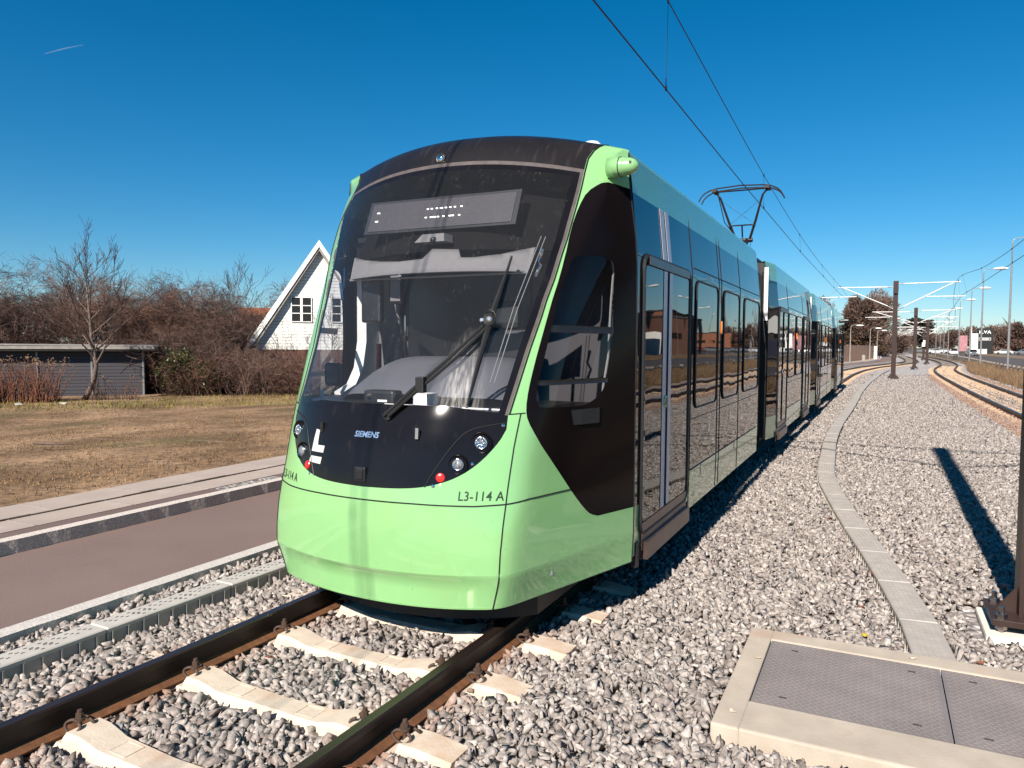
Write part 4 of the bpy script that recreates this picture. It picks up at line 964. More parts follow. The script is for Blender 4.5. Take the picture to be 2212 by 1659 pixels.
# ------------------------------------------------------------------ the four passenger sections
PZ = [.27, .64, 2.5, 2.93, 3.20, 3.235]; PA = [1.318, 1.325, 1.325, 1.283, 1.255, 1.235]
def rrect(y0, y1, z0, z1, r, n=5, inner=False):
    out = []
    for cy, cz, a0 in ((y1-r, z0+r, -90), (y1-r, z1-r, 0), (y0+r, z1-r, 90), (y0+r, z0+r, 180)):
        for k in range(n+1): a = radians(a0+90*k/n); out.append((cy+r*cos(a), cz+r*sin(a)))
    return out
def car(y0, y1, xf, xr, doors, wins, first, label=None, seams=(), single=()):
    xc = lambda y: xf+(xr-xf)*(y-y0)/(y1-y0)
    def hw(y, z, e=0): 
        a = np.interp(z, PZ, PA); ch = 0
        if not first: ch = max(0, .085*(1-(y-y0)/.62))
        ch = max(ch, .085*(1-(y1-y)/.35)); return a-ch+e
    def P(sg, y, z, e=0.): return (xc(y)+sg*hw(y, z, e), y, z)
    ys = [y0]+([y0+.62] if not first else [])+[y1-.35, y1]
    def band(name, z0, z1, m, parent, both=True):
        b = MB()
        zs = [z0]+[z for z in PZ if z0+.001 < z < z1-.001]+[z1]
        yy = sorted(set(ys+list(np.arange(ys[0], ys[-1], .6))))
        for sg in (-1, 1):
            V = [P(sg, y, z) for y in yy for z in zs]; n = len(zs)
            F = [((j*n+k), (j*n+n+k), (j*n+n+k+1), (j*n+k+1)) if sg > 0 else ((j*n+k), (j*n+k+1), (j*n+n+k+1), (j*n+n+k)) for j in range(len(yy)-1) for k in range(n-1)]
            b.add(V, F)
        return b.build(name, m, parent)
    sec = band('car_section', .64, 2.93, M_sideglass, tram)
    band('lower_skirt', .27, .64, M_green, sec); band('cantrail_fairing', 2.93, 3.235, M_green, sec)
    # roof, floor and end walls
    b = MB(); zr = [(1.235, 3.235), (1.10, 3.16), (1.0, 3.30), (0, 3.36)]
    V = []; prof = [(-a, z) for a, z in zr]+[(a, z) for a, z in zr[::-1][1:]]
    for y in (y0+.02, y1-.02): V += [(xc(y)+a*(hw(y, 3.2)/1.255), y, z) for a, z in prof]
    n = len(prof); F = [(k, k+1, n+k+1, n+k) for k in range(n-1)]; b.add(V, F); b.build('roof', M_dgrey, sec)
    for y in (y0+.01, y1-.01):
        if first and y < y0+1: continue
        w = hw(y, 1.0)-.01; w2 = hw(y, 3.2)-.01; b = MB(); b.prism([(xc(y)-w, y, .3), (xc(y)+w, y, .3), (xc(y)+w, y, 2.5), (xc(y)+w2, y, 3.2), (xc(y)-w2, y, 3.2), (xc(y)-w, y, 2.5)], (0, .03 if y < y0+1 else -.03, 0)); b.build('end_wall', M_rubber, sec)
        if y < y0+1:
            b = MB()
            for sg in (-1, 1): b.box(xc(y)+sg*(w-.035)-.03, xc(y)+sg*(w-.035)+.03, y-.03, y-.001, 2.25, 3.12)
            b.build('sunlit_end_capping', M_white, sec)  # capping cut short where shade starts, so the light is put into its shape
    b = MB(); b.box(xc(y0)-1.1, xc(y0)+1.1, y0+.3, y1-.3, .22, .30); b.build('underframe', M_rubber, sec)
    # wheels in the dark below
    for yy in ((y0+y1)/2-.9, (y0+y1)/2+.9):
        b = MB()
        for sg in (-1, 1): b.lathe((xc(yy)+sg*.70, yy, .30), (1, 0, 0), [(-.06, .29), (.04, .29), (.045, .32), (.07, .32)], 20)
        b.cyl((xc(yy)-.7, yy, .3), (xc(yy)+.7, yy, .3), .07, 8); b.build('wheelset', M_rustd, sec)
    def pane(name, a, c, z0, z1, r, m, sg, e, tilt=0.):
        R_ = rrect(a, c, z0, z1, r); V = []; 
        for y, z in R_: V.append(P(sg, y, min(z, 2.9), e+tilt*(y-(a+c)/2)))
        V2 = [P(sg, y, min(z, 2.9), e-.012) for y, z in R_]
        n = len(R_); F = [list(range(n)) if sg > 0 else list(range(n))[::-1]]+[(i, (i+1) % n, (i+1) % n+n, i+n) if sg < 0 else (i+n, (i+1) % n+n, (i+1) % n, i) for i in range(n)]
        return mkobj(name, V+V2, F, m, sec)
    def frame(name, a, c, z0, z1, r, rad, m, sg, e=0.002):
        R_ = rrect(a, c, z0, z1, r); R_.append(R_[0]); R_.append(R_[1]); b = MB(); b.tube([P(sg, y, z, e) for y, z in R_], rad, 6); return b.build(name, m, sec)
    for sg in (1, -1):
        k_ = 0
        for (a, c) in wins:
            k_ += 1; pane('window', a, c, 1.23, 2.45, .10, M_sideglass, sg, .006, random.uniform(-.002, .002)); frame('window_frame', a, c, 1.23, 2.45, .10, .0115, M_rubber, sg, .006)
        for (a, c) in doors:
            m_ = (a+c)/2; dbl = (c-a) > 1.2
            frame('door_frame', a, c, .40, 2.50, .10, .020, M_rubber, sg, .004)
            b = MB(); b.prism([P(sg, a+.10, 2.50, .004), P(sg, c-.08, 2.50, .004), P(sg, c-.08, 2.435, .004), P(sg, a+.10, 2.435, .004)], (sg*.022, 0, 0)); b.build('door_header', M_sill, sec)
            lv = ((a+.05, m_-.02), (m_+.02, c-.05)) if dbl else ((a+.05, c-.05),)
            for (p, q) in lv: pane('door_leaf', p, q, .49, 2.43, .05, M_sideglass, sg, .009, random.uniform(-.003, .003))
            b = MB(); b.box(*sorted((P(sg, m_, 1, -.01)[0], P(sg, m_, 1, .012)[0])), a+.03, c-.03, .275, .485); b.build('door_sill', M_sill, sec)
            b = MB(); xo = P(sg, m_, .3, .05)[0]; b.box(*sorted((xo, P(sg, m_, .3, -.1)[0])), a+.08, c-.02, .20, .245+.09); b.build('door_step', M_sill, sec)
            if dbl:
                b = MB()
                for (p, q) in ((m_-.19, m_-.075), (m_-.03, m_+.085)): b.prism([P(sg, p, .50, .0115), P(sg, q, .50, .0115), P(sg, q, 2.43, .0115), P(sg, p, 2.43, .0115)], (sg*.0015, 0, 0))
                if first:
                    for (p, q) in ((m_-.19, m_-.075), (m_-.03, m_+.085)):
                        for z0, z1 in ((2.515, 2.93),): V = [P(sg, p, z0, .004), P(sg, q, z0, .004), P(sg, q, z1, .004), P(sg, p, z1, .004)]; b.prism(V, (sg*.002, 0, 0))
                if first: b.build('pale_stripe', M_stripe, sec)
                b = MB(); b.tube([P(sg, m_-.05, .50, .014), P(sg, m_-.05, 2.43, .014)], .010, 6); b.build('door_seal', M_rubber, sec)
                c0 = Vector(P(sg, m_-.10, 1.37, .010)); b = MB(); b.lathe(c0, (sg, 0, 0), [(0, .05), (.012, .048), (.014, .04)], 20); b.build('door_button', M_green if first else M_stripe, sec, smooth=False)
                b = MB(); b.lathe(c0+Vector((sg*.012, 0, 0)), (sg, 0, 0), [(0, .036), (.006, .034)], 20); b.build('button_centre', M_dark, sec)
            for yy in (a-.05, c+.06):
                b = MB(); x_ = P(sg, yy, .3, .015)[0]; b.box(*sorted((x_, x_-sg*.05)), yy-.03, yy+.03, .17, .36, bev=.008); b.build('sensor_block', M_rubber, sec)
        for yy in seams:
            b = MB(); b.tube([P(sg, yy, z, .001) for z in (.28, .64, 2.5, 2.93, 3.235)], .005, 5); b.build('panel_joint', M_rubber, sec)
        wy = [w for w in wins]
        if wy:
            b = MB(); b.tube([P(sg, wy[0][0]-.1, .645, .002), P(sg, wy[-1][1]+.0, .645, .002)], .007, 5); b.tube([P(sg, wy[0][0]-.1, 2.56, .002), P(sg, y1-.4, 2.56, .002)], .006, 5); b.tube([P(sg, wy[0][0]-.1, 1.13, .002), P(sg, y1-.4, 1.13, .002)], .004, 5); b.build('moulding', M_rubber, sec)
            o_ = wy[0][1]+.13; b = MB(); b.prism([P(sg, q, z, .012) for q, z in rrect(o_-.028, o_+.028, 1.96, 2.10, .025, 4)], (sg*.02, 0, 0)); b.build('side_indicator', M_orange, sec)
    return sec, P
XF = XC
C1, P1 = car(5.22, 11.80, XF, XF, [(5.37, 6.87)], [(7.16, 8.22), (8.58, 9.60), (10.02, 11.33)], True, seams=(7.0, 8.31, 8.46, 9.70))
for sg in (1, -1):
    b = MB()
    for (y, z) in ((7.54, .58), (9.5, .60), (7.87, .97), (9.11, 1.0)): c0 = Vector(P1(sg, y, z, .0)); b.box(c0.x-.01, c0.x+.01, y-.012, y+.012, z-.05, z+.05, bev=.004)
    b.build('latch', M_chrome, C1)
C2, P2 = car(12.85, 20.45, -2.862, -2.815, [(13.5, 14.85), (18.0, 19.45)], [(15.0, 16.2), (16.45, 17.6)], False, seams=(14.92, 17.8))
C3, P3_ = car(20.95, 28.55, -2.805, -2.745, [(21.75, 23.1)], [(23.4, 24.7), (24.9, 26.1), (26.3, 27.7)], False, seams=(23.2, 26.2))
C4, P4 = car(29.2, 37.2, -2.735, -2.66, [(30.1, 31.4), (34.9, 36.2)], [(31.7, 33.0), (33.2, 34.5)], False, seams=(31.5,))
for (a, b1, x) in ((11.80, 12.85, -2.875), (20.45, 20.95, -2.81), (28.55, 29.2, -2.74)):
    b = MB(); k = 0; yy = a-.02; n = int((b1-a)/.07)
    for i in range(n):
        w = 1.15 if i % 2 else 1.08; b.box(x-w, x+w, a+(b1-a)*i/n, a+(b1-a)*(i+1)/n-.002, .35, 3.05 if i % 2 else 3.0)
    b.build('bellows', M_rubber, tram)
b = MB(); b.lathe((-2.66+1.25, 37.0, 3.0), (1, 0, 0), [(0, .09), (.2, .08), (.28, .03)], 14); b.build('mirror_camera_pod', M_dark, tram)
# roof equipment
for (x, ya, yb, h) in ((-2.87, 7.0, 9.3, 3.40), (-2.84, 14, 16.3, 3.52), (-2.77, 23, 26, 3.5), (-2.7, 31, 34, 3.5)):
    b = MB(); b.box(x-.75, x+.75, ya, yb, 3.2, h, bev=.05); b.build('roof_equipment', M_dgrey, tram)
# pantograph
PY = 17.75; PX = -2.90
pr_ = MB(); 
bz = 3.75
for sg in (-1, 1):
    pr_.tube([(PX+sg*.16, PY+.35, 4.33), (PX+sg*.30, PY+.2, 4.72), (PX+sg*.47, PY, 5.26), (PX+sg*.58, PY-.03, 5.38)], [.030, .028, .022, .02], 8)
pr_.tube([(PX-.30, PY+.2, 4.60), (PX-.2, PY+.2, 4.63), (PX+.2, PY+.2, 4.63), (PX+.30, PY+.2, 4.60)], .016, 6)
pr_.tube([(PX-.52, PY+.02, 5.32), (PX-.40, PY+.2, 4.72), (PX-.10, PY+.4, 4.32)], .012, 6)
pr_.tube([(PX, PY+.2, 4.62), (PX, PY+.3, 4.36)], .02, 6)
pr_.tube([(PX-.20, PY+.37, 4.30), (PX+.22, PY+.37, 4.30)], .05, 8)
for sg in (-1, 1): pr_.tube([(PX+sg*.10, PY+.37, 4.3), (PX+sg*.22, PY-1.0, 3.75), (PX+sg*.3, PY-1.1, 3.35)], .04, 8)
pr_.tube([(PX-.7, PY-.9, 3.5), (PX+.7, PY-.9, 3.5)], .03, 6); pr_.tube([(PX-.7, PY+.9, 3.5), (PX+.7, PY+.9, 3.5)], .03, 6); pr_.tube([(PX-.6, PY-.9, 3.5), (PX-.6, PY+.9, 3.5)], .03, 6); pr_.tube([(PX+.6, PY-.9, 3.5), (PX+.6, PY+.9, 3.5)], .03, 6)
pg = pr_.build('pantograph', M_panto, tram)
b = MB(); b.tube([(PX-.43, PY+.05, 5.18), (PX+.26, PY+.2, 4.66)], .005, 5); b.tube([(PX+.43, PY+.05, 5.18), (PX-.26, PY+.2, 4.66)], .005, 5); b.build('stay_wire', mat('blue_grey_wire', (.05, .13, .17), rough=.5, var=.1), pg)
for q in (-.16, .16):
    b = MB(); pts_ = [(PX-.93, PY+q, 5.17), (PX-.88, PY+q, 5.27), (PX-.80, PY+q, 5.35), (PX-.68, PY+q, 5.41), (PX-.52, PY+q, 5.445)]; pts_ = pts_+[(PX, PY+q, 5.475)]+[(2*PX-p[0], p[1], p[2]) for p in pts_[::-1]]
    b.tube(pts_, .016, 7); b.build('contact_bow', M_panto, pg)
b = MB(); b.tube([(PX-.60, PY-.02, 5.39), (PX+.60, PY-.02, 5.39)], .016, 6)
for sg in (-1, 1): b.box(PX+sg*.58-.05, PY*0+PX+sg*.58+.05, PY-.18, PY+.18, 5.37, 5.43)
b.build('head_frame', M_panto, pg)
b = MB(); lp = [(PX+.12+.05*cos(t), PY+.40, 4.20+.08*sin(t)) for t in np.linspace(0, 2*pi, 14)]; b.tube(lp, .006, 5); b.build('cable_loop', M_wire, pg)

# ------------------------------------------------------------------ ballast stones (nobody could count them)
def rocks(n, seed):
    r = np.random.default_rng(seed); out = []
    for i in range(n):
        k = r.integers(8, 13); p = r.normal(size=(k, 3)); p /= np.linalg.norm(p, axis=1)[:, None]; p *= r.uniform(.8, 1.25, (k, 1)); p *= np.array([1.35, r.uniform(.7, 1.0), r.uniform(.42, .75)])
        bm = bmesh.new(); [bm.verts.new(tuple(q)) for q in p]; bmesh.ops.convex_hull(bm, input=bm.verts)
        bmesh.ops.delete(bm, geom=[v for v in bm.verts if not v.link_faces], context='VERTS'); bmesh.ops.triangulate(bm, faces=bm.faces[:]); bm.verts.index_update()
        out.append((np.array([tuple(v.co) for v in bm.verts]), np.array([[v.index for v in f.verts] for f in bm.faces]))); bm.free()
    return out
RK = rocks(36, 5)
def rotmats(n, r):
    q = r.normal(size=(n, 4)); q[:, 1:3] *= .55; q /= np.linalg.norm(q, axis=1)[:, None]; w, x, y, z = q.T
    return np.stack([1-2*(y*y+z*z), 2*(x*y-z*w), 2*(x*z+y*w), 2*(x*y+z*w), 1-2*(x*x+z*z), 2*(y*z-x*w), 2*(x*z-y*w), 2*(y*z+x*w), 1-2*(x*x+y*y)], 1).reshape(n, 3, 3)
def big_mesh(name, Vs, Fs, m, attrs, label, cat, kind='stuff'):
    V = np.concatenate(Vs); off = 0; FF = []
    for v, f in zip(Vs, Fs): FF.append(f+off); off += len(v)
    F = np.concatenate(FF); me = bpy.data.meshes.new(name); me.vertices.add(len(V)); me.vertices.foreach_set('co', V.astype(np.float32).ravel())
    me.loops.add(F.size); me.loops.foreach_set('vertex_index', F.astype(np.int32).ravel()); me.polygons.add(len(F)); me.polygons.foreach_set('loop_start', np.arange(0, F.size, F.shape[1], dtype=np.int32)); 
    for k, a in attrs.items():
        at_ = me.attributes.new(k, 'FLOAT', 'FACE'); at_.data.foreach_set('value', np.concatenate(a).astype(np.float32))
    me.update(calc_edges=True); me.materials.append(m); o = bpy.data.objects.new(name, me); COL.objects.link(o); return tag(o, label, cat, kind=kind)
SLY = np.array([y for _, y in SLEEPERS])
def stones(n_per, X0, X1, Y0, Y1, smin, smax, r, zfun):
    n = int(n_per*(X1-X0)*(Y1-Y0)); x = r.uniform(X0, X1, n); y = r.uniform(Y0, Y1, n)
    ang = np.arctan2(x, y); keep = (ang > radians(-70)) & (ang < radians(30))
    lx = np.interp(y, LY, LX); rx = np.interp(y, RY, RX)
    keep &= (x > np.maximum(-5.04, np.where(y < 20, -9, lx-2.15))+.17)
    keep &= x < rx+1.8
    ru = np.zeros(n)
    for c in (lx, rx):
        for q in (-G2, G2): d_ = np.abs(x-c-q); keep &= d_ > .092; ru = np.maximum(ru, np.exp(-((d_-.08)/.10))*.75*(r.random(n) > .25))
    dr_ = np.abs(x-rx); ru = np.where((dr_ > .8) & (dr_ < 1.55), np.maximum(ru, r.uniform(.3, .9, n)), ru); ru = np.where(dr_ < .62, np.maximum(ru, r.uniform(.0, .3, n)), ru)
    fr_ = (y-21)/.64; fr_ = np.abs(fr_-np.round(fr_))*.64; keep &= ~((dr_ < 1.12) & (r.random(n) < np.interp(y, [15, 24, 42], [0, .45, .92])))
    fr_ = (y-40.5)/.64; fr_ = np.abs(fr_-np.round(fr_))*.64; keep &= ~((y > 37) & (np.abs(x-lx) < 1.0) & (r.random(n) < np.interp(y, [37, 48], [.4, .95])))
    for sy in SLY:
        xs = trk('L', sy)[0]; keep &= ~((np.abs(y-sy) < .125) & (x-xs > -.80) & (x-xs < 1.16))
    keep &= ~((x > -.74) & (x < 2.28) & (y > 3.66) & (y < 5.16)); keep &= ~((x > .62) & (x < 1.54) & (y > 5.74) & (y < 6.6))
    keep &= np.abs(x-np.interp(y, DUCT_R[:, 1], DUCT_R[:, 0])) > np.where((y > 4.9) & (y < 71), .155, 0)
    keep &= np.abs(x-np.interp(y, [p[1] for p in dl], [p[0] for p in dl])) > np.where(y < 12, .115, 0)
    x, y, ru, lx = x[keep], y[keep], ru[keep], lx[keep]; n = len(x); s = r.uniform(smin, smax, n)*r.choice([.75, 1, 1, 1.2], n); z = zfun(x, y, lx)+r.uniform(-.012, .016, n)
    return x, y, z, s, ru
def zb(x, y, lx):
    d = x-lx; z = np.full(len(x), -.150)
    z = np.where(np.abs(d) < .72, -.172, z); z = np.where(d < -.80, -.105-.055*np.clip((-d-.85)/.6, 0, 1), z); z = np.where(x < -4.70, -.088, z)
    z = np.where((d > .8) & (d < 1.3), -.158, z); z = np.where(d > 1.3, -.142, z); return z
def scatter(name, specs, seed, label):
    r = np.random.default_rng(seed); Vs, Fs, A, B = [], [], [], []
    for sp_ in specs:
        x, y, z, s, ru = stones(*sp_, r, zb); vi = r.integers(0, len(RK), len(x)); tone = np.clip(r.beta(2.2, 2.0, len(x)), 0, 1)
        for k in range(len(RK)):
            i = np.where(vi == k)[0]; v0, f0 = RK[k]
            if not len(i): continue
            R_ = rotmats(len(i), r); V = np.einsum('nij,vj->nvi', R_, v0)*s[i][:, None, None]; V += np.stack([x[i], y[i], z[i]], 1)[:, None]
            Vs.append(V.reshape(-1, 3)); F = f0[None]+np.arange(len(i))[:, None, None]*len(v0); Fs.append(F.reshape(-1, 3))
            A.append(np.repeat(tone[i], len(f0))); B.append(np.repeat(ru[i], len(f0)))
    return big_mesh(name, Vs, Fs, M_stone, {'tone': A, 'rusty': B}, label, 'gravel')
scatter('ballast_stones', [(1150, -5.1, 2.6, 1.0, 6.2, .021, .040)], 1, 'loose grey crushed stones around the near rails and sleepers')
scatter('ballast_stones', [(850, -1.9, 3.6, 6.2, 13, .022, .040), (300, -5, -1.9, 6.2, 12, .024, .04), (500, -1.8, 6.2, 13, 24, .026, .043)], 2, 'loose grey crushed stones spreading across the middle distance')
scatter('ballast_stones', [(210, -2, 6.2, 24, 42, .028, .044), (90, -3, 7, 42, 60, .032, .05)], 3, 'grey crushed stones of the far ballast bed between the tracks')

# ------------------------------------------------------------------ grass
def blades(name, n, X0, X1, Y0, Y1, h0, h1, w, m, label, cat, seed, dens=None, ang=(-75, 40), lean=.5, zf=None):
    r = np.random.default_rng(seed); x = r.uniform(X0, X1, n); y = Y0+(Y1-Y0)*r.uniform(0, 1, n)**1.2
    a = np.degrees(np.arctan2(x, y)); k = (a > ang[0]) & (a < ang[1])
    if dens is not None: k &= dens(x, y, r)
    x, y = x[k], y[k]; n = len(x); h = r.uniform(h0, h1, n)*r.choice([.6, 1, 1.3], n); t = r.uniform(0, 2*pi, n); l = r.uniform(0, lean, n)*h; t2 = r.uniform(0, 2*pi, n)
    z = (zf(x) if zf else np.full(n, -.15)); d = np.stack([np.cos(t), np.sin(t), 0*t], 1)*w/2; b = np.stack([x, y, z-.01], 1); tip = b+np.stack([np.cos(t2)*l, np.sin(t2)*l, h], 1); mid = b*.5+tip*.5+np.stack([0*t, 0*t, h*.08], 1)
    V = np.stack([b-d, b+d, mid-d*.8, mid+d*.8, tip], 1).reshape(-1, 3); o = np.arange(n)[:, None, None]*5; F = (np.array([[0, 1, 3], [0, 3, 2], [2, 3, 4]])[None]+o).reshape(-1, 3)
    return big_mesh(name, [V], [F], m, {}, label, cat)
zgv = lambda x: .08-.48*np.clip((-8.5-x)/12, 0, 1)
M_blade = mat('lawn_blades', (.20, .095, .028), rough=.9, var=.3, scale=.7, col2=(.54, .33, .15), thr=(.35, .65), detail=6)
overlay(M_blade, (.085, .085, .012), .35, .52, .72, amt=.8)
M_green_g = mat('fresh_grass', (.30, .25, .035), rough=.8, var=.4, scale=1.)
ck = lambda x, y, r: r.random(len(x)) < .35+.65*(np.sin(x*1.7+2*np.sin(y*.9))*np.sin(y*2.1+x*.6) > -.2)
blades('lawn_grass', 75000, -24, -8.3, 3, 27, .02, .05, .010, M_blade, 'patchy brown lawn grass beyond the footway', 'grass', 4, ck, zf=zgv, lean=1.2)
blades('fresh_grass', 12000, -31, -17, 12, 27, .05, .13, .02, M_green_g, 'yellow green grass along the foot of shed and hedge', 'grass', 5, lambda x, y, r: (np.abs((y-14.5)-(x+27.5)*.9) < 2.2+r.random(len(x))) | ((x > -26) & (y > 19.3) & (r.random(len(x)) < .5)), zf=zgv, lean=.8)
blades('dry_verge_grass', 60000, 5.9, 9.6, 14, 100, .25, .55, .02, M_straw, 'tall dry straw grass on the verge beside the right-hand track', 'grass', 6, lambda x, y, r: x > np.interp(y, RY, RX)+1.9+.25*np.sin(y*1.3)+r.normal(0, .12, len(x)), lean=.6)
blades('dry_verge_grass', 12000, 9.4, 12.5, 20, 110, .10, .25, .03, M_straw, 'short dry grass around the low guard rail', 'grass', 8, None, lean=.8)
blades('dry_verge_grass', 14000, 22, 30, 40, 140, .10, .30, .05, M_straw, 'short dry grass on the strip beyond the main road', 'grass', 9, None, lean=.8)

# ------------------------------------------------------------------ bare trees and bushes
def grow(seed, H, r0, trunk_pts, nb, L1, up, spread, droop, levels, kids_, twl, tr, start=.3, jit=.25, minr=.004):
    """returns (trunk mesh, crown mesh): a tapered trunk with limbs, and a crown of many thin twigs"""
    R_ = random.Random(seed); T = MB(); Cw = MB()
    P = [Vector(p) for p in trunk_pts]; rad = [r0*(1-.75*i/(len(P)-1)) for i in range(len(P))]
    T.tube(P, rad, 8)
    def at_t(t):
        f = t*(len(P)-1); i = min(int(f), len(P)-2); return P[i].lerp(P[i+1], f-i), rad[i]*(1-(f-i))+rad[i+1]*(f-i)
    def branch(p, d, L, r, lev):
        n = 5 if lev < levels else 4; pts = [p.copy()]; q = p.copy(); d = d.normalized(); seg = L/n; pos = []
        for i in range(n):
            d = (d+Vector((R_.gauss(0, jit), R_.gauss(0, jit), R_.gauss(0, jit)*.7-droop*(i+1)/n*(1 if lev > 0 else .5)+up*.12))*.5).normalized()
            q = q+d*seg; pts.append(q.copy()); pos.append((q.copy(), d.copy(), r*(1-(i+1)/(n+.6))))
        tgt = T if lev == 0 else Cw
        tgt.tube(pts, [max(minr, r*(1-i/(n+.5))) for i in range(n+1)], 5 if lev == 0 else 3, cap=False)
        if lev < levels:
            for k in range(kids_[lev]):
                i = R_.randrange(0 if lev else 1, n); qq, dd, rr = pos[i]; off = Vector((R_.gauss(0, 1), R_.gauss(0, 1), R_.gauss(0, .6)+up*.4)).normalized()
                branch(qq, (dd*(1-spread)+off*spread), L*twl*R_.uniform(.7, 1.15), max(minr, rr*tr), lev+1)
    for k in range(nb):
        t = start+(1-start)*(k+R_.random())/nb; p, r = at_t(min(t, .999)); a = k*2.4+R_.uniform(-.4, .4)
        d = Vector((cos(a), sin(a), up+R_.uniform(-.1, .3))); branch(p, d, L1*(1.15-.55*t)*R_.uniform(.8, 1.15), r*.6, 0)
    p, r = at_t(.999); branch(p, (P[-1]-P[-2]).normalized()+Vector((0, 0, .4)), L1*.7, r, 0)
    return T, Cw
def plant_tree(name, label, cat, loc, T, Cw, mt, mc, group=None, scale=1, rz=0, cname='crown'):
    r = thing(name, label, cat, (0, 0, 0), group); T.build('trunk', mt, r, smooth=True); Cw.build(cname, mc, r)
    r.location = loc; r.scale = (scale,)*3; r.rotation_euler.z = rz; return r
def leaf_bush(seed, rx, ry, rz_, n, size, flat=0.):
    """leaf-sized faces spread through lumpy clumps"""
    r = np.random.default_rng(seed); nc = 26; c = r.normal(size=(nc, 3)); c /= np.linalg.norm(c, axis=1)[:, None]; c *= r.uniform(.25, .8, (nc, 1)); cr_ = r.uniform(.2, .42, nc)
    i = r.integers(0, nc, n); d = r.normal(size=(n, 3)); d /= np.linalg.norm(d, axis=1)[:, None]; p = c[i]+d*(cr_[i]*r.uniform(.5, 1.05, n)**.5)[:, None]
    p *= np.array([rx, ry, rz_]); p[:, 2] += rz_*.95; p = p[p[:, 2] > .02]; n = len(p)
    u = r.normal(size=(n, 3)); u /= np.linalg.norm(u, axis=1)[:, None]; w = np.cross(u, r.normal(size=(n, 3))); w /= np.linalg.norm(w, axis=1)[:, None]; s = size*r.uniform(.6, 1.3, (n, 1))
    V = np.stack([p-u*s, p+w*s*.5, p+u*s, p-w*s*.5], 1).reshape(-1, 3); F = np.arange(n*4).reshape(-1, 4); return V, F
def quick_mesh(name, V, F, m, parent):
    me = bpy.data.meshes.new(name); F = np.asarray(F); me.vertices.add(len(V)); me.vertices.foreach_set('co', np.asarray(V, np.float32).ravel()); me.loops.add(F.size); me.loops.foreach_set('vertex_index', F.astype(np.int32).ravel()); me.polygons.add(len(F)); me.polygons.foreach_set('loop_start', np.arange(0, F.size, F.shape[1], dtype=np.int32)); me.update(calc_edges=True); me.materials.append(m)
    o = bpy.data.objects.new(name, me); COL.objects.link(o); o.parent = parent; return o
Z4 = lambda x: zgv(np.array([x]))[0]
# the young upright tree with the bent pale trunk
T, Cw = grow(3, 6, .125, [(-.55, 0, 0), (-.25, 0, .35), (.12, 0, .9), (.28, 0, 1.5), (.15, 0, 2.1), (.02, 0, 2.7), (-.08, 0, 3.6), (-.16, 0, 4.4), (-.25, 0, 5.2)], 20, 2.3, .85, .40, .0, 2, (6, 6), .55, .6, start=.38, jit=.14, minr=.0075)
plant_tree('bare_tree', 'slender leafless tree with a crooked pale trunk in front of the grey shed', 'tree', (-26.9, 18.3, Z4(-27)), T, Cw, M_bark, M_twigd, 'leafless trees behind the lawn', .89)
# weeping, densely twigged trees
wv = []
for sd_, H in ((21, 4.2), (22, 4.6), (23, 3.9)):
    wv.append(grow(sd_, H, .22, [(0, 0, 0), (.1, .1, 1.0), (.0, .2, 1.9), (.25, .1, 2.7), (.2, .0, 3.3)], 15, 3.1, .75, .50, .62, 3, (8, 8, 6), .62, .62, start=.30, jit=.30, minr=.006))
wt = []
more = [(-43.5, 21.0, 1.25, 1, 'leafless tree deep in the mass behind the low dark-roofed house'), (-32.5, 26.0, .85, 1, 'low drooping tree between the shed corner and the taller trees'), (-39.5, 37.5, 1.0, 2, 'leafless tree in front of the orange roofed house'), (-38.5, 35.0, .95, 0, 'low drooping tree left of the low left eave of the white gable house'), (-41, 33, 1.25, 1, 'leafless tree in the third row behind the weeping ones'), (-46, 28, 1.3, 0, 'leafless tree in the third row at the far left'), (-37.5, 39.5, 1.2, 0, 'leafless tree in the third row left of the orange roof'), (-35.5, 27.5, 1.05, 0, 'leafless tree of the second row right above the shed roof')]
spots = [(-37.5, 19.5, 1.18, 0, 'wide arching leafless tree at the left edge of the photo behind the shed'), (-34.5, 24.0, 1.12, 1, 'drooping leafless tree behind the crooked-trunk tree'), (-33.0, 28.0, 1.12, 2, 'drooping leafless tree just right of the crooked-trunk tree'), (-34.5, 30.0, .95, 0, 'rounded drooping leafless tree above the right end of the shed'), (-33.2, 28.6, .85, 1, 'low arching leafless tree midway between shed and white gable house'), (-40.5, 27.0, 1.2, 2, 'leafless tree in the second row at the far left'), (-30.3, 26.2, .72, 2, 'smaller drooping tree right behind the dense hedge'), (-37, 33, 1.1, 0, 'pale twiggy tree in the second row behind the arching ones')]
for i, (x, y, sc_, v, lab) in enumerate(spots+more):
    sc_ *= .82
    if v >= len([w for w in wt if w]) or i in (0, 1, 2):
        T, Cw = wv[v]; o = plant_tree('weeping_tree', lab, 'tree', (x, y, Z4(x)), T, Cw, M_bark, M_twig if v != 1 else M_twigr, 'leafless trees behind the lawn', sc_, i*1.3); wt.append(o)
    else:
        o = copy_tree(wt[v]); o.location = (x, y, Z4(x)); o.scale = (sc_,)*3; o.rotation_euler.z = i*1.7; tag(o, lab)
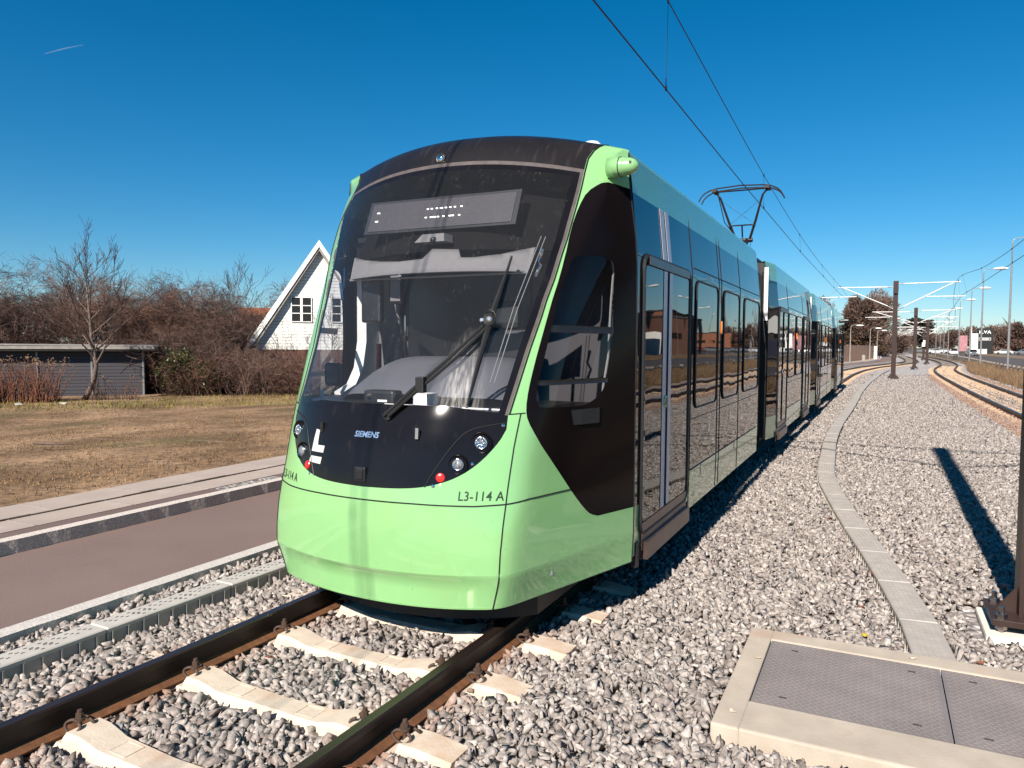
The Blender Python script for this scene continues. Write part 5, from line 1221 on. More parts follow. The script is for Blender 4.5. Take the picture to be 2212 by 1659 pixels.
# small upright bare saplings near the house
T, Cw = grow(9, 3, .06, [(0, 0, 0), (.1, 0, 1.2), (.05, .1, 2.4), (.12, 0, 3.4)], 12, 1.7, 1.0, .4, .05, 2, (5, 5), .6, .6, start=.25, jit=.22, minr=.006)
s0_ = plant_tree('sapling', 'thin bare sapling rising in front of the roof slope of the white gable house', 'tree', (-26.0, 31.0, Z4(-26)), T, Cw, M_bark, M_twigd, 'leafless trees behind the lawn', .95)
for i, (x, y, sc_, lab) in enumerate([(-24.5, 31.5, .8, 'bare sapling in front of the white gable wall beside its window'), (-31.0, 29.3, 1.3, 'bare sapling left of the white gable house, tips against the sky'), (-23.0, 31.0, .8, 'bare sapling seen against the white gable close to the tram')]):
    o = copy_tree(s0_); o.location = (x, y, Z4(x)); o.scale = (sc_,)*3; o.rotation_euler.z = i+1; tag(o, lab)
# dense hedge bushes: stems fanning from the ground
def bush(seed, n, H, W_, tw):
    R_ = random.Random(seed); b = MB(); st = MB()
    for k in range(n):
        a = R_.uniform(0, 2*pi); rr = R_.random()**.6*W_*.55; p = Vector((cos(a)*rr, sin(a)*rr, 0)); d = Vector((cos(a)*.35*R_.random(), sin(a)*.35*R_.random(), 1)); h = H*R_.uniform(.5, 1.0); pts = [p]; q = p
        for i in range(5): d = (d+Vector((R_.gauss(0, .3), R_.gauss(0, .3), R_.gauss(0, .15)))*.8).normalized(); q = q+d*h/5; pts.append(q)
        (st if k < 10 else b).tube(pts, [.014, .012, .010, .008, .007, .005], 3, cap=False)
        for m_ in range(tw):
            i = R_.randrange(1, 5); q = pts[i]; d2 = Vector((R_.gauss(0, 1), R_.gauss(0, 1), R_.gauss(.3, .6))).normalized(); L = h*R_.uniform(.12, .3); q2 = q+d2*L*.5; q3 = q2+(d2+Vector((R_.gauss(0, .5), R_.gauss(0, .5), R_.gauss(0, .4)))).normalized()*L*.5
            b.tube([q, q2, q3], [.007, .006, .004], 3, cap=False)
    return st, b
hb = [bush(s_, 200, 2.4, 3.4, 16) for s_ in (31, 32)]
hp = [(-26.3, 23.2, 1.08, 0, 'twiggy brown bush right beside the ivy at the end of the shed'), (-24.6, 24.6, 1.0, 1, 'twiggy brown bush, second of the hedge from the shed'), (-22.8, 25.4, .9, 0, 'twiggy brown bush in the middle of the hedge'), (-21.0, 26.4, .78, 1, 'twiggy brown bush below the eave of the white gable house'), (-19.2, 27.4, .78, 0, 'twiggy brown bush nearest the left side of the tram'), (-17.2, 28.2, .75, 1, 'twiggy brown bush seen through the cab of the tram'), (-27.6, 25.0, 1.1, 1, 'tall twiggy bush behind the hedge near the shed'), (-22.3, 29.0, .72, 0, 'low twiggy bush behind the hedge in front of the brick wall')]
bt_ = []
hp += [(-29.5, 24.0, 1.35, 1, 'wide twiggy bush filling the gap behind the shed corner'), (-30.2, 27.6, 1.0, 0, 'wide twiggy bush in the second row behind the hedge'), (-25.0, 30.0, .85, 1, 'twiggy bush against the brick wall of the white gable house')]
for i, (x, y, sc_, v, lab) in enumerate(hp):
    if i < 2:
        r = thing('twiggy_bush', lab, 'bush', (0, 0, 0), 'bushes of the hedge'); hb[v][0].build('stem', M_twigd, r); hb[v][1].build('twigs', M_twig if v else M_twigr, r); bt_.append(r)
    else: r = copy_tree(bt_[v]); tag(r, lab)
    r.location = (x, y, Z4(x)); r.scale = (sc_,)*3; r.rotation_euler.z = i*1.1
# ivy bush at the shed corner
iv = thing('ivy_bush', 'dark ivy bush with glossy leaves at the right end of the grey shed', 'bush', (0, 0, 0)); V, F = leaf_bush(8, 1.2, 1.0, 1.15, 4200, .06); quick_mesh('foliage', V, F, M_leafy, iv); b = MB(); b.tube([(0, 0, 0), (.1, 0, .6), (0, .1, 1.5)], [.06, .04, .02], 6); b.build('stem', M_bark, iv); iv.location = (-26.9, 22.3, Z4(-27))
iv2 = copy_tree(iv); iv2.location = (-26.0, 22.8, Z4(-26)); iv2.scale = (.8, .8, .7); iv2.rotation_euler.z = 2; tag(iv2, 'lower ivy bush with yellow green leaves beside the dark one at the shed')
# dry reddish stems at the left edge
def reeds(seed, n, H, W_):
    R_ = random.Random(seed); b = MB(); hd = MB()
    for k in range(n):
        x, y = R_.uniform(-W_, W_), R_.uniform(-W_*.4, W_*.4); d = Vector((R_.gauss(0, .22), R_.gauss(0, .2), 1)).normalized(); h = H*R_.uniform(.4, 1); p = Vector((x, y, 0)); q = p+d*h*.5; w = q+(d+Vector((R_.gauss(0, .12), R_.gauss(0, .12), -.05))).normalized()*h*.5
        b.tube([p, q, w], [.012, .009, .005], 3, cap=False)
        if h > H*.8 and k % 3 == 0:
            for m_ in range(5): c = w+Vector((R_.gauss(0, .05), R_.gauss(0, .05), R_.gauss(0, .04))); hd.box(c.x-.022, c.x+.022, c.y-.022, c.y+.022, c.z-.012, c.z+.012)
    return b, hd
for i, (x, y, n, H, W_, lab) in enumerate([(-29.8, 14.9, 420, 1.35, 1.5, 'thicket of dry reddish stems at the left edge in front of the shed'), (-28.2, 16.4, 330, 1.7, 1.2, 'taller dry stems with pale seed heads left of the crooked trunk'), (-26.4, 18.9, 70, 1.0, .8, 'small tuft of dry stems at the foot of the crooked trunk')]):
    r = thing('dry_stem_bush', lab, 'bush', (0, 0, 0), 'dry stems in front of the shed'); b, hd = reeds(50+i, n, H, W_); b.build('dry_stems', M_stem if i < 2 else M_twig, r)
    if len(hd.v): hd.build('seed_heads', M_straw, r)
    r.location = (x, y, Z4(x)); r.rotation_euler.z = .75
for i, (x, y, s_, lab) in enumerate([(-26.9, 15.6, .16, 'pale stone lying at the foot of the dry stems'), (-26.0, 16.6, .12, 'flat pale stone in the grass left of the crooked trunk')]):
    r = np.random.default_rng(i); v0, f0 = RK[i]; o = mkobj('stone', v0*s_*np.array([1.3, 1, .6])+np.array([x, y, Z4(x)+.04]), f0.tolist(), mat('pale_stone', (.6, .56, .5), rough=.9, var=.1)); tag(o, lab, 'stone')

# ------------------------------------------------------------------ grey shed
A_ = Vector((-27.9, 21.35, 0)); B_ = Vector((-33.5, 15.2, 0)); t = (B_-A_).normalized(); nn = Vector((t.y, -t.x, 0)); nn = -nn if nn.dot(-A_) < 0 else nn; L_ = (B_-A_).length
sh = thing('shed', 'low grey board shed with a flat pale-edged roof behind the lawn', 'shed', (*A_[:2], -.42)); z0 = -.42
def fr(u, w, z): p = A_+t*u+nn*w; return (p.x, p.y, z)
b = MB(); b.prism([fr(0, 0, z0), fr(L_, 0, z0), fr(L_, -4, z0), fr(0, -4, z0)], (0, 0, 1.92)); b.build('wall', M_shed, sh)
bb = MB()
for k in range(13): z = z0+.12+k*.14; bb.prism([fr(0, .0, z), fr(L_, .0, z), fr(L_, .012, z+.004), fr(0, .012, z+.004)], (0, 0, .012))
bb.build('board_joints', M_dgrey, sh)
for u in (.03, 1.95, 3.9, 6.2, 8.2): b = MB(); b.prism([fr(u, .0, z0), fr(u+.07, .0, z0), fr(u+.07, .05, z0), fr(u, .05, z0)], (0, 0, 1.84)); b.build('batten', M_galvd, sh)
b = MB(); b.prism([fr(-.45, .45, 1.46), fr(L_+.3, .45, 1.46), fr(L_+.3, -4.3, 1.50), fr(-.45, -4.3, 1.50)], (0, 0, .16)); rf = b.build('roof', M_roofd, sh)
b = MB(); b.prism([fr(-.48, .49, 1.54), fr(L_+.3, .49, 1.54), fr(L_+.3, .40, 1.54), fr(-.48, .40, 1.54)], (0, 0, .12)); b.prism([fr(-.52, .42, 1.665), fr(L_, .42, 1.70), fr(L_, -.5, 1.73), fr(-.52, -.5, 1.69)], (0, 0, .03)); b.build('roof_edge', M_edge, rf)
# ------------------------------------------------------------------ white gable house
hx, hy = -30.4, 35.3; d = Vector((-hx, -hy, 0)).normalized(); side = Vector((-d.y, d.x, 0)); side = side if side.dot(Vector((1, 0, 0))) > 0 else -side
c0 = Vector((hx, hy, 0))
hs = thing('gable_house', 'white boarded house with a steep gable roof left of the tram', 'house', (hx, hy, -.4))
def hf(u, w, z): p = c0+side*u+d*w; return (p.x, p.y, z)
ez, az, hwid = 1.45, 7.95, 4.35
M_cladd = mat('white_boarding', (1.35, 1.30, 1.18), rough=.7, var=.04, scale=3)
b = MB(); b.prism([hf(-hwid+.35, 0, ez+.0), hf(hwid-.35, 0, ez), hf(0, 0, az-.35)], tuple(-d*.2)); b.build('gable_boarding', M_cladd, hs)
b = MB(); k = 0; z = ez+.15
while z < az-.6:
    u = (hwid-.35)*(az-.35-z)/(az-.35-ez); b.prism([hf(-u, .0, z), hf(u, .0, z), hf(u, .014, z+.01), hf(-u, .014, z+.01)], (0, 0, .008)); z += .19
b.build('board_joints', mat('board_shadow_gap', (.45, .42, .38), rough=.9), hs)
b = MB(); b.prism([hf(-hwid+.35, -.03, -.45), hf(hwid-.35, -.03, -.45), hf(hwid-.35, -10, -.45), hf(-hwid+.35, -10, -.45)], (0, 0, ez+.45)); b.build('brick_wall', M_brick, hs)
for sg in (-1, 1):
    b = MB(); E0 = hf(sg*(hwid+.25), .35, ez-.3); R0 = hf(0, .35, az); dirv = Vector(R0)-Vector(E0)
    b.prism([hf(sg*(hwid+.25), .34, ez-.35), hf(0, .34, az-.02), hf(0, .34, az-.16), hf(sg*(hwid+.10), .34, ez-.42)], tuple(-d*10.6)); b.build('roof', M_roofd, hs)
    b = MB(); b.prism([hf(sg*(hwid+.30), .40, ez-.35), hf(0, .40, az+.06), hf(0, .40, az-.34), hf(sg*(hwid+.05), .40, ez-.55)], tuple(-d*.06)); b.build('verge_board', M_white, hs)
    b = MB(); b.prism([hf(sg*(hwid+.05), .33, ez-.50), hf(0, .33, az-.36), hf(0, .33, az-.56), hf(sg*(hwid-.2), .33, ez-.5)], tuple(-d*.33)); b.build('soffit', M_edge, hs)
b = MB(); b.box(-.2, .2, -.2, .2, 0, .1); 
b = MB(); b.prism([hf(-5.9, .5, ez-.42), hf(-3.7, .5, ez-.42), hf(-3.7, .35, ez-.42), hf(-5.9, .35, ez-.42)], (0, 0, .14)); b.build('gutter_board', M_white, hs)
for u0 in (-1.62, .75):
    b = MB(); w, h, z = 1.12, 1.42, 3.15
    b.prism([hf(u0, .02, z), hf(u0+w, .02, z), hf(u0+w, .02, z+h), hf(u0, .02, z+h)], tuple(d*.03)); wf = b.build('window', M_pane, hs)
    b = MB()
    for (ua, ub, za, zc) in ((-.05, 0, -.05, h+.05), (w, w+.05, -.05, h+.05), (0, w, -.05, 0), (0, w, h, h+.05), (w/2-.07, w/2+.07, 0, h), (0, w, h*.34-.025, h*.34+.025), (0, w, h*.67-.025, h*.67+.025)):
        b.prism([hf(u0+ua, .05, z+za), hf(u0+ub, .05, z+za), hf(u0+ub, .05, z+zc), hf(u0+ua, .05, z+zc)], tuple(d*.025))
    b.build('window_frame', M_white, wf)
# low house roof behind the shed and the orange roof
lh = thing('low_house', 'low dark-roofed house with grey gable at the far left edge', 'house', (-47, 24, -.4)); b = MB()
cL = Vector((-50.5, 23.2, 0)); tL = Vector((.60, .80, 0)); nL = Vector((.80, -.60, 0))
def lf(u, w, z): p = cL+tL*u+nL*w; return (p.x, p.y, z)
b.prism([lf(-7, 0, -.4), lf(5.0, 0, -.4), lf(5.0, 0, 1.8), lf(-1, 0, 3.2), lf(-7, 0, 1.8)], tuple(-nL*9)); b.build('wall', mat('grey_render', (.20, .19, .20), rough=.8, var=.05), lh)
b = MB(); b.prism([lf(6.5, .5, 1.55), lf(-1, .5, 3.35), lf(-8.5, .5, 1.55), lf(-8.5, .5, 1.85), lf(-1, .5, 3.75), lf(6.5, .5, 1.85)], tuple(-nL*10)); b.build('roof', M_roofd, lh)
def simple_house(name, label, x, y, w, dp, hw_, hr, mw, mr, rz=0, chim=True, win=0, zb=-.4):
    r = thing(name, label, 'house', (0, 0, 0)); b = MB(); b.box(-w/2, w/2, -dp/2, dp/2, 0, hw_); b.prism([(-w/2, -dp/2, hw_), (-w/2, dp/2, hw_), (-w/2, 0, hw_+hr*.95)], (w, 0, 0)); b.build('wall', mw, r)
    b = MB()
    for sg in (-1, 1): b.prism([(-w/2-.3, sg*(dp/2+.35), hw_-.2), (-w/2-.3, 0, hw_+hr), (-w/2-.3, 0, hw_+hr+.15), (-w/2-.3, sg*(dp/2+.4), hw_-.05)], (w+.6, 0, 0))
    rf = b.build('roof', mr, r)
    if chim: b = MB(); b.box(-.4, .4, -.35, .35, hw_+hr*.7, hw_+hr+.8); b.box(-.46, .46, -.41, .41, hw_+hr+.8, hw_+hr+.95); b.build('chimney', M_brick, rf)
    for k in range(win):
        x_ = -w/2+w*(k+.5)/win; b = MB(); b.box(x_-.6, x_+.6, -dp/2-.05, -dp/2+.02, 1.0, 2.3); wv_ = b.build('window', M_pane, r); b = MB(); b.box(x_-.03, x_+.03, -dp/2-.08, -dp/2-.051, 1.0, 2.3); b.box(x_-.66, x_+.66, -dp/2-.09, -dp/2-.051, 2.3, 2.38); b.build('window_frame', M_white, wv_)
    r.location = (x, y, zb); r.rotation_euler.z = rz; return r
simple_house('orange_roof_house', 'distant house with an orange tiled roof and chimney above the hedge', -52, 56, 9, 8, 2.6, 2.9, M_brick, M_tile, rz=.8, win=2)
for i, (x, y, lab) in enumerate([(-44.5, 30.6, 'small white panel glimpsed behind the shed roof left of the crooked tree'), (-42.6, 31.3, 'second small white panel behind the shed roof, just right of the first')]):
    b = MB(); b.box(x-.45, x+.45, y, y+.1, -.4, 2.15); b.box(x-.38, x+.38, y-.03, y-.001, 1.2, 1.9); tag(b.build('garden_screen', M_white), lab, 'garden screen', 'white panels behind the shed')
# twig lying on the lawn at the left edge
b = MB(); b.tube([(-13.6, 8.1, .0), (-13.2, 8.0, .03), (-12.9, 8.15, .02), (-12.6, 8.1, .06)], [.012, .02, .015, .006], 5); tag(b.build('stick', M_twigd), 'short dark stick lying on the brown lawn', 'stick')

# ------------------------------------------------------------------ street lamps
def lamp(x, y, H, label, arm=1.2, sg=1, r=.07, group='street lamps along the main road'):
    t = thing('street_lamp', label, 'street lamp', (x, y, -.2), group)
    b = MB(); b.tube([(x, y, -.2), (x, y, H*.5), (x, y, H-.35)], [r*1.25, r, r*.6], 8); b.tube([(x, y, H-.35), (x+sg*.04, y, H-.12), (x+sg*.2, y, H), (x+sg*arm, y, H+.05)], [r*.6, r*.5, r*.45, r*.4], 6); b.build('post', M_galvd if H > 5 else M_edge, t)
    b = MB(); n = 12; k = .55 if H > 5 else .33; prof = [(0, .1), (.05, .75), (.14, 1.0), (.26, .8), (.34, .3), (.36, .02)]
    c = Vector((x+sg*(arm+.15), y, H-.12)); V = []; F = []
    for z, q in prof:
        for j in range(n): a = 2*pi*j/n; V.append((c.x+cos(a)*q*k*1.25, c.y+sin(a)*q*k*.7, c.z+z*k*1.5))
    for i in range(len(prof)-1):
        for j in range(n): F.append((i*n+j, i*n+(j+1) % n, (i+1)*n+(j+1) % n, (i+1)*n+j))
    F.append(list(range(n))[::-1]); b.add(V, F); b.build('lamp_head', M_white, t, smooth=True); return t
for x, y, H, l in ((8.45, 63.5, 9.6, 'tallest street lamp post on the right, nearest to the camera'), (8.85, 83, 9.2, 'second street lamp from the right, left of the black sign tower'), (10.05, 105, 8.9, 'third street lamp from the right edge'), (10.85, 128, 8.8, 'fourth street lamp from the right edge'), (10.9, 147, 8.4, 'fifth street lamp, partly behind the messenger wires'), (11.1, 180, 8.2, 'sixth street lamp, small and near the distant tree line'),
    (27, 150, 9.5, 'street lamp beyond the main road near the pink banner'), (33, 190, 9.5, 'street lamp standing in the car park right of the black sign'), (46, 175, 9.5, 'street lamp in the car park at the right edge'), (15, 215, 9, 'tiny street lamp far down the main road'), (16.5, 250, 9, 'farthest tiny street lamp before the tree line')):
    lamp(x, y, H, l)
for x, y, H, l in ((-2.64, 88.9, 4.15, 'left of the three short lamps along the wooden fence'), (-.80, 100.6, 4.1, 'middle of the three short lamps along the wooden fence'), (-.02, 121.9, 4.25, 'right one of the three short lamps, at the end of the wooden fence'), (2.0, 190, 4.6, 'tiny short lamp by the left road in the distance')):
    lamp(x, y, H, l, arm=.75, r=.055, group='short lamps along the left road')
# ------------------------------------------------------------------ low guard rail on posts
gp = [(8.3, 6), (8.3, 30), (8.45, 50), (8.8, 64), (9.05, 76), (9.6, 89), (10.2, 104), (10.7, 118), (11.0, 136), (11.2, 160), (11.5, 190)]
gy = np.array([p[1] for p in gp]); gx = np.array([p[0] for p in gp])
gr = thing('guard_rail', 'low pale guard rail on wooden posts between dry grass and main road', 'guard rail', (8.4, 40, -.15)); ys_ = np.arange(8, 190, 2.4)
b = MB(); b.tube([(np.interp(y, gy, gx), y, .42) for y in np.arange(6, 190, 2.)], .05, 5); b.build('rail_bar', M_galvd, gr)
M_post = mat('pale_wood_post', (.42, .34, .26), rough=.9, var=.2)
for y in ys_: x = np.interp(y, gy, gx); b = MB(); b.box(x-.07, x+.07, y-.09, y+.09, -.15, .56); b.build('post', M_post, gr)
# ------------------------------------------------------------------ wooden fence on the left of the far curve
fc = thing('wooden_fence', 'brown board fence behind the short lamps beyond the tail of the tram', 'fence', (-3, 95, 0)); fp = [(-7.6, 60), (-5.6, 74), (-3.75, 88), (-2.5, 99), (-1.3, 110), (-.45, 122)]
for i, (a, c) in enumerate(zip(fp, fp[1:])):
    n = 4
    for k in range(n):
        p = Vector((*a, 0)).lerp(Vector((*c, 0)), k/n); q = Vector((*a, 0)).lerp(Vector((*c, 0)), (k+.985)/n); b = MB(); d_ = (q-p).normalized(); nn_ = Vector((d_.y, -d_.x, 0))*.04; h = 2.0+random.uniform(-.04, .04)
        b.prism([(p.x, p.y, -.15), (q.x, q.y, -.15), (q.x, q.y, h), (p.x, p.y, h)], nn_); b.build('fence_panel', M_wood, fc)
b = MB(); x, y = -1.6, 106; b.box(x-.25, x+.25, y-.2, y+.2, -.1, .75, bev=.04); tag(b.build('utility_box', M_edge), 'small pale cabinet at the foot of the wooden fence', 'cabinet')
b = MB(); x, y = -.2, 118; b.box(x-.2, x+.2, y-.2, y+.2, -.1, 1.9, bev=.03); tag(b.build('utility_box', M_white), 'slim white cabinet beside the right short lamp at the fence end', 'cabinet')
# ------------------------------------------------------------------ far trees
def clump_tree(name, label, x, y, H, Rr, m, seed, twig=True, sz=.16, n=5000, trunkH=.25, group='distant trees', sq=1.0, zb=-.3):
    r = thing(name, label, 'tree', (0, 0, 0), group); R_ = random.Random(seed)
    b = MB(); b.tube([(0, 0, 0), (.1, 0, H*.3), (0, .1, H*.6)], [Rr*.09, Rr*.07, Rr*.04], 7)
    for k in range(9):
        a = k*2.4; L = Rr*R_.uniform(.6, .95); z0 = H*R_.uniform(.15, .5); b.tube([(0, 0, z0), (cos(a)*L*.4, sin(a)*L*.4, z0+L*.5), (cos(a)*L*.8, sin(a)*L*.8, z0+L*1.0)], [Rr*.04, Rr*.03, Rr*.012], 4)
    b.build('trunk', M_bark, r)
    rr = np.random.default_rng(seed); nc = 34; c = rr.normal(size=(nc, 3)); c /= np.linalg.norm(c, axis=1)[:, None]; c *= rr.uniform(.2, .82, (nc, 1)); cr_ = rr.uniform(.16, .36, nc)
    i = rr.integers(0, nc, n); d = rr.normal(size=(n, 3)); d /= np.linalg.norm(d, axis=1)[:, None]; p = (c[i]+d*(cr_[i]*rr.uniform(.2, 1.1, n)**.5)[:, None]); dirv = p+rr.normal(size=(n, 3))*.35; dirv[:, 2] += .25; dirv /= np.linalg.norm(dirv, axis=1)[:, None]
    hz = H*(1-trunkH)/2; p = p*np.array([Rr*sq, Rr, hz])+np.array([0, 0, H-hz]); 
    k_ = p[:, 2] > 0; p, dirv = p[k_], dirv[k_]; n = len(p)
    if twig:
        L = Rr*rr.uniform(.05, .16, (n, 1)); w = np.cross(dirv, rr.normal(size=(n, 3))); w /= np.linalg.norm(w, axis=1)[:, None]; w *= sz*.09
        V = np.stack([p-w, p+w, p+dirv*L], 1).reshape(-1, 3); F = np.arange(3*n).reshape(-1, 3)
    else:
        w = np.cross(dirv, rr.normal(size=(n, 3))); w /= np.linalg.norm(w, axis=1)[:, None]; s_ = sz*rr.uniform(.5, 1.3, (n, 1)); V = np.stack([p-w*s_, p+dirv*s_*.6, p+w*s_, p-dirv*s_*.6], 1).reshape(-1, 3); F = np.arange(4*n).reshape(-1, 4)
    quick_mesh('crown', V, F, m, r); r.location = (x, y, zb); return r
bg1 = clump_tree('bare_tree', 'big round leafless tree with ivy beyond the wooden fence', -2.4, 152, 13.4, 5.6, M_twigf, 61, n=26000, sz=.9, trunkH=.05)
V, F = leaf_bush(77, 4.2, 4.2, 3.6, 7000, .22); quick_mesh('ivy', V, F, mat('brown_ivy', (.12, .07, .03), rough=.8, var=.4, scale=1), bg1)
clump_tree('bare_tree', 'leafless tree at the left flank of the big round tree', -10.0, 150, 11, 4.5, M_twig, 62, n=9000, sz=.8, trunkH=.05)
ob = thing('evergreen_bush', 'olive yellow evergreen bush above the wooden fence next to the tram tail', 'bush', (0, 0, 0)); V, F = leaf_bush(70, 3.2, 3.0, 2.6, 6000, .16); quick_mesh('foliage', V, F, M_olive, ob); b = MB(); b.tube([(0, 0, 0), (0, 0, 2)], .12, 6); b.build('stem', M_bark, ob); ob.location = (-6.9, 100, -.2)
clump_tree('conifer', 'dark broad conifer behind the small distant masts', 10.5, 262, 11.5, 5.6, M_conif, 63, twig=False, n=6000, sz=.5, trunkH=.05)
tl = [(-16, 175, 9, 6), (-26, 170, 10, 7), (3.5, 215, 6.5, 5), (-1.5, 190, 6.5, 4.5), (6.5, 250, 7, 5), (1.0, 170, 4.8, 3.2), (16, 300, 8.5, 6), (23, 310, 9, 6), (30, 305, 10, 7), (38, 315, 11.5, 7), (46, 320, 12, 8), (55, 330, 11, 7), (63, 345, 6.5, 7), (72, 360, 5.0, 7), (90, 372, 4.8, 8), (112, 376, 5.5, 7), (155, 380, 5.5, 9), (-40, 200, 9, 9), (-60, 180, 9, 9)]
nm = ['leftmost', 'second', 'third', 'fourth', 'fifth', 'sixth', 'seventh', 'eighth', 'ninth', 'tenth', 'eleventh', 'twelfth', 'thirteenth', 'fourteenth', 'fifteenth', 'sixteenth', 'seventeenth', 'eighteenth', 'nineteenth', 'twentieth', 'last']
pt2 = [clump_tree('bare_tree', 'x', 0, 0, 9, 6, M_twigf if k else M_twig, 80+k, n=7000, sz=1.3, trunkH=.0) for k in range(3)]
for i, (x, y, H, r_) in enumerate(sorted(tl, key=lambda q: q[0]/q[1])):
    o = pt2[i] if i < 3 else copy_tree(pt2[i % 3]); o.location = (x, y, -.4); o.scale = (r_/6, r_/6, H/9); o.rotation_euler.z = i; tag(o, nm[i]+' leafless tree of the distant tree line, counted from the left')
# ------------------------------------------------------------------ black sign tower, banners, parked cars
sg_ = thing('sign_tower', 'tall black shop sign tower at the edge of the car park', 'sign', (28.2, 256, -.3)); d_ = Vector((-28.2, -256, 0)).normalized(); s2 = Vector((-d_.y, d_.x, 0)); s2 = s2 if s2.x > 0 else -s2
def sf(u, w, z): p = Vector((28.2, 256, 0))+s2*u+d_*w; return (p.x, p.y, z)
b = MB(); b.prism([sf(-2.0, 0, 1.4), sf(2.05, 0, 1.4), sf(2.05, 0, 7.4), sf(-2.0, 0, 7.4)], tuple(-d_*.8)); b.prism([sf(.8, -.02, -.4), sf(2.0, -.02, -.4), sf(2.0, -.02, 1.4), sf(.8, -.02, 1.4)], tuple(-d_*.7)); b.build('sign_board', M_blackp, sg_)
V, F = text_mesh('ILVA', 1.25, .03, space=1.15); V = [sf(v[0]*1.05, .05, 6.25+v[1]) for v in V]; mkobj('sign_lettering', V, F, M_white, sg_)
b = MB()
for (ua, ub, za, zc) in ((-1.5, 1.5, 4.6, 4.68), (-1.5, 1.5, 3.85, 3.93), (-1.5, -1.42, 3.85, 4.68), (1.42, 1.5, 3.85, 4.68), (-1.1, 1.1, 4.15, 4.4)): b.prism([sf(ua, .05, za), sf(ub, .05, za), sf(ub, .05, zc), sf(ua, .05, zc)], tuple(d_*.02))
b.build('sign_frame', M_white, sg_)
b = MB(); b.prism([sf(-2.6, .1, -.6), sf(.6, .1, -.6), sf(.6, .1, 1.3), sf(-2.6, .1, 1.3)], tuple(-d_*.3)); tag(b.build('white_board', M_white), 'white panel at the foot of the black sign tower', 'panel')
b = MB(); x, y = 22.3, 250; b.prism([(x-1.1, y, .7), (x+1.0, y, .7), (x+1.0, y, 5.2), (x-1.1, y, 5.2)], (0, .1, 0)); b.cyl((x-1.15, y, -.3), (x-1.15, y, 8.6), .09, 6); pb = thing('banner', 'pink and white banner on a pole left of the black sign tower', 'banner', (x, y, -.3)); b.build('banner_cloth', M_pink, pb)
b = MB(); x, y = 25.4, 252; b.prism([(x-.9, y, 1.0), (x+.7, y, 1.0), (x+.7, y, 5.8), (x-.9, y, 5.8)], (0, .1, 0)); b.cyl((x-.95, y, -.3), (x-.95, y, 7.6), .09, 6); pb = thing('banner', 'white banner between the pink banner and the black sign tower', 'banner', (x, y, -.3)); b.build('banner_cloth', M_white, pb)
def car_mesh():
    prof = [(-2.15, .35), (-2.2, .75), (-1.95, .92), (-1.2, 1.0), (-.55, 1.44), (.75, 1.47), (1.55, 1.05), (2.1, .95), (2.2, .6), (2.15, .35)]
    b = MB(); n = len(prof); V = []
    for yy, k in ((-.86, 0), (-.80, 1), (.80, 1), (.86, 0)):
        for x, z in prof: V.append((x*(1 if k else .99), yy*(1-.12*max(0, z-.95)), z+(.0 if k else -.02)))
    F = []
    for j in range(3):
        for i in range(n): F.append((j*n+i, j*n+(i+1) % n, (j+1)*n+(i+1) % n, (j+1)*n+i))
    F += [list(range(n)), [3*n+i for i in range(n)][::-1]]; return b.add(V, F)
def make_car(label, mp):
    t = thing('parked_car', label, 'car', (0, 0, 0), 'cars parked beyond the main road'); car_mesh().build('body', mp, t)
    b = MB()
    for sg in (-1, 1): b.prism([(-.95, sg*.83, 1.03), (-.5, sg*.80, 1.38), (.7, sg*.80, 1.40), (1.3, sg*.83, 1.08)], (0, sg*.02, 0))
    b.prism([(-1.22, -.68, 1.02), (-1.22, .68, 1.02), (-.62, .6, 1.41), (-.62, -.6, 1.41)], (-.02, 0, .02)); b.prism([(1.56, -.68, 1.09), (1.56, .68, 1.09), (.86, .6, 1.455), (.86, -.6, 1.455)], (.02, 0, .02)); b.build('window', M_pane, t)
    for x in (-1.35, 1.35):
        for sg in (-1, 1): b = MB(); b.lathe((x, sg*.72, .32), (0, sg, 0), [(0, .32), (.15, .32), (.16, .2)], 12); b.build('wheel', M_tyre, t)
    for sg in (-1, 1): b = MB(); b.box(-2.22, -2.15, sg*.6-.14, sg*.6+.14, .68, .82); b.build('headlight', M_white, t)
    return t
cm = [make_car('x', m) for m in (M_carw, M_carb, M_carg, M_carr)]
cols = ['white', 'black', 'grey', 'red']; cp = []
k = 0
for row, (y0_, x0_, n_r, dx_) in enumerate(((238, 31, 9, 4.4), (228, 37, 7, 4.6), (214, 44, 5, 5.2), (292, 13.5, 3, 3.6))):
    for j in range(n_r): cp.append((x0_+j*dx_+random.uniform(-.4, .4), y0_+random.uniform(-2, 2), random.choice([0, 0, 1, 2, 2, 3, 0])))
cp += [(16.5, 205, 0), (17.5, 222, 1), (14.6, 236, 0), (18.6, 190, 2)]
used_ = set()
for i, (x, y, c) in enumerate(cp):
    o = cm[c] if c not in used_ else copy_tree(cm[c]); used_.add(c); o.location = (x, y, -.1); o.rotation_euler.z = random.choice([0, pi]) + random.uniform(-.1, .1) + (pi/2 if y < 225 and x < 20 else 0)
    rk = lambda q: 3 if q[1] > 280 else 2 if (q[1] > 233 and q[0] > 28) else 1 if (q[1] > 222 and q[0] > 28) else 0 if q[0] > 28 else 4
    od = nm[sum(1 for q in cp if rk(q) == rk((x, y)) and q[0]/q[1] < x/y)]; row_n = {3: 'at the far end of the main road', 2: 'in the back row of the car park', 1: 'in the middle row of the car park', 0: 'in the front row of the car park', 4: 'on the main road'}[rk((x, y))]
    row = 'back row' if y > 233 and x > 28 else 'middle row' if y > 222 and x > 28 else 'front row' if x > 28 else 'road'
    tag(o, '%s car %s, %s from the left there' % (cols[c], row_n, 'first' if od == 'leftmost' else od), 'car')
for c in set(range(4))-used_:
    for ch in list(cm[c].children): bpy.data.objects.remove(ch)
    bpy.data.objects.remove(cm[c])
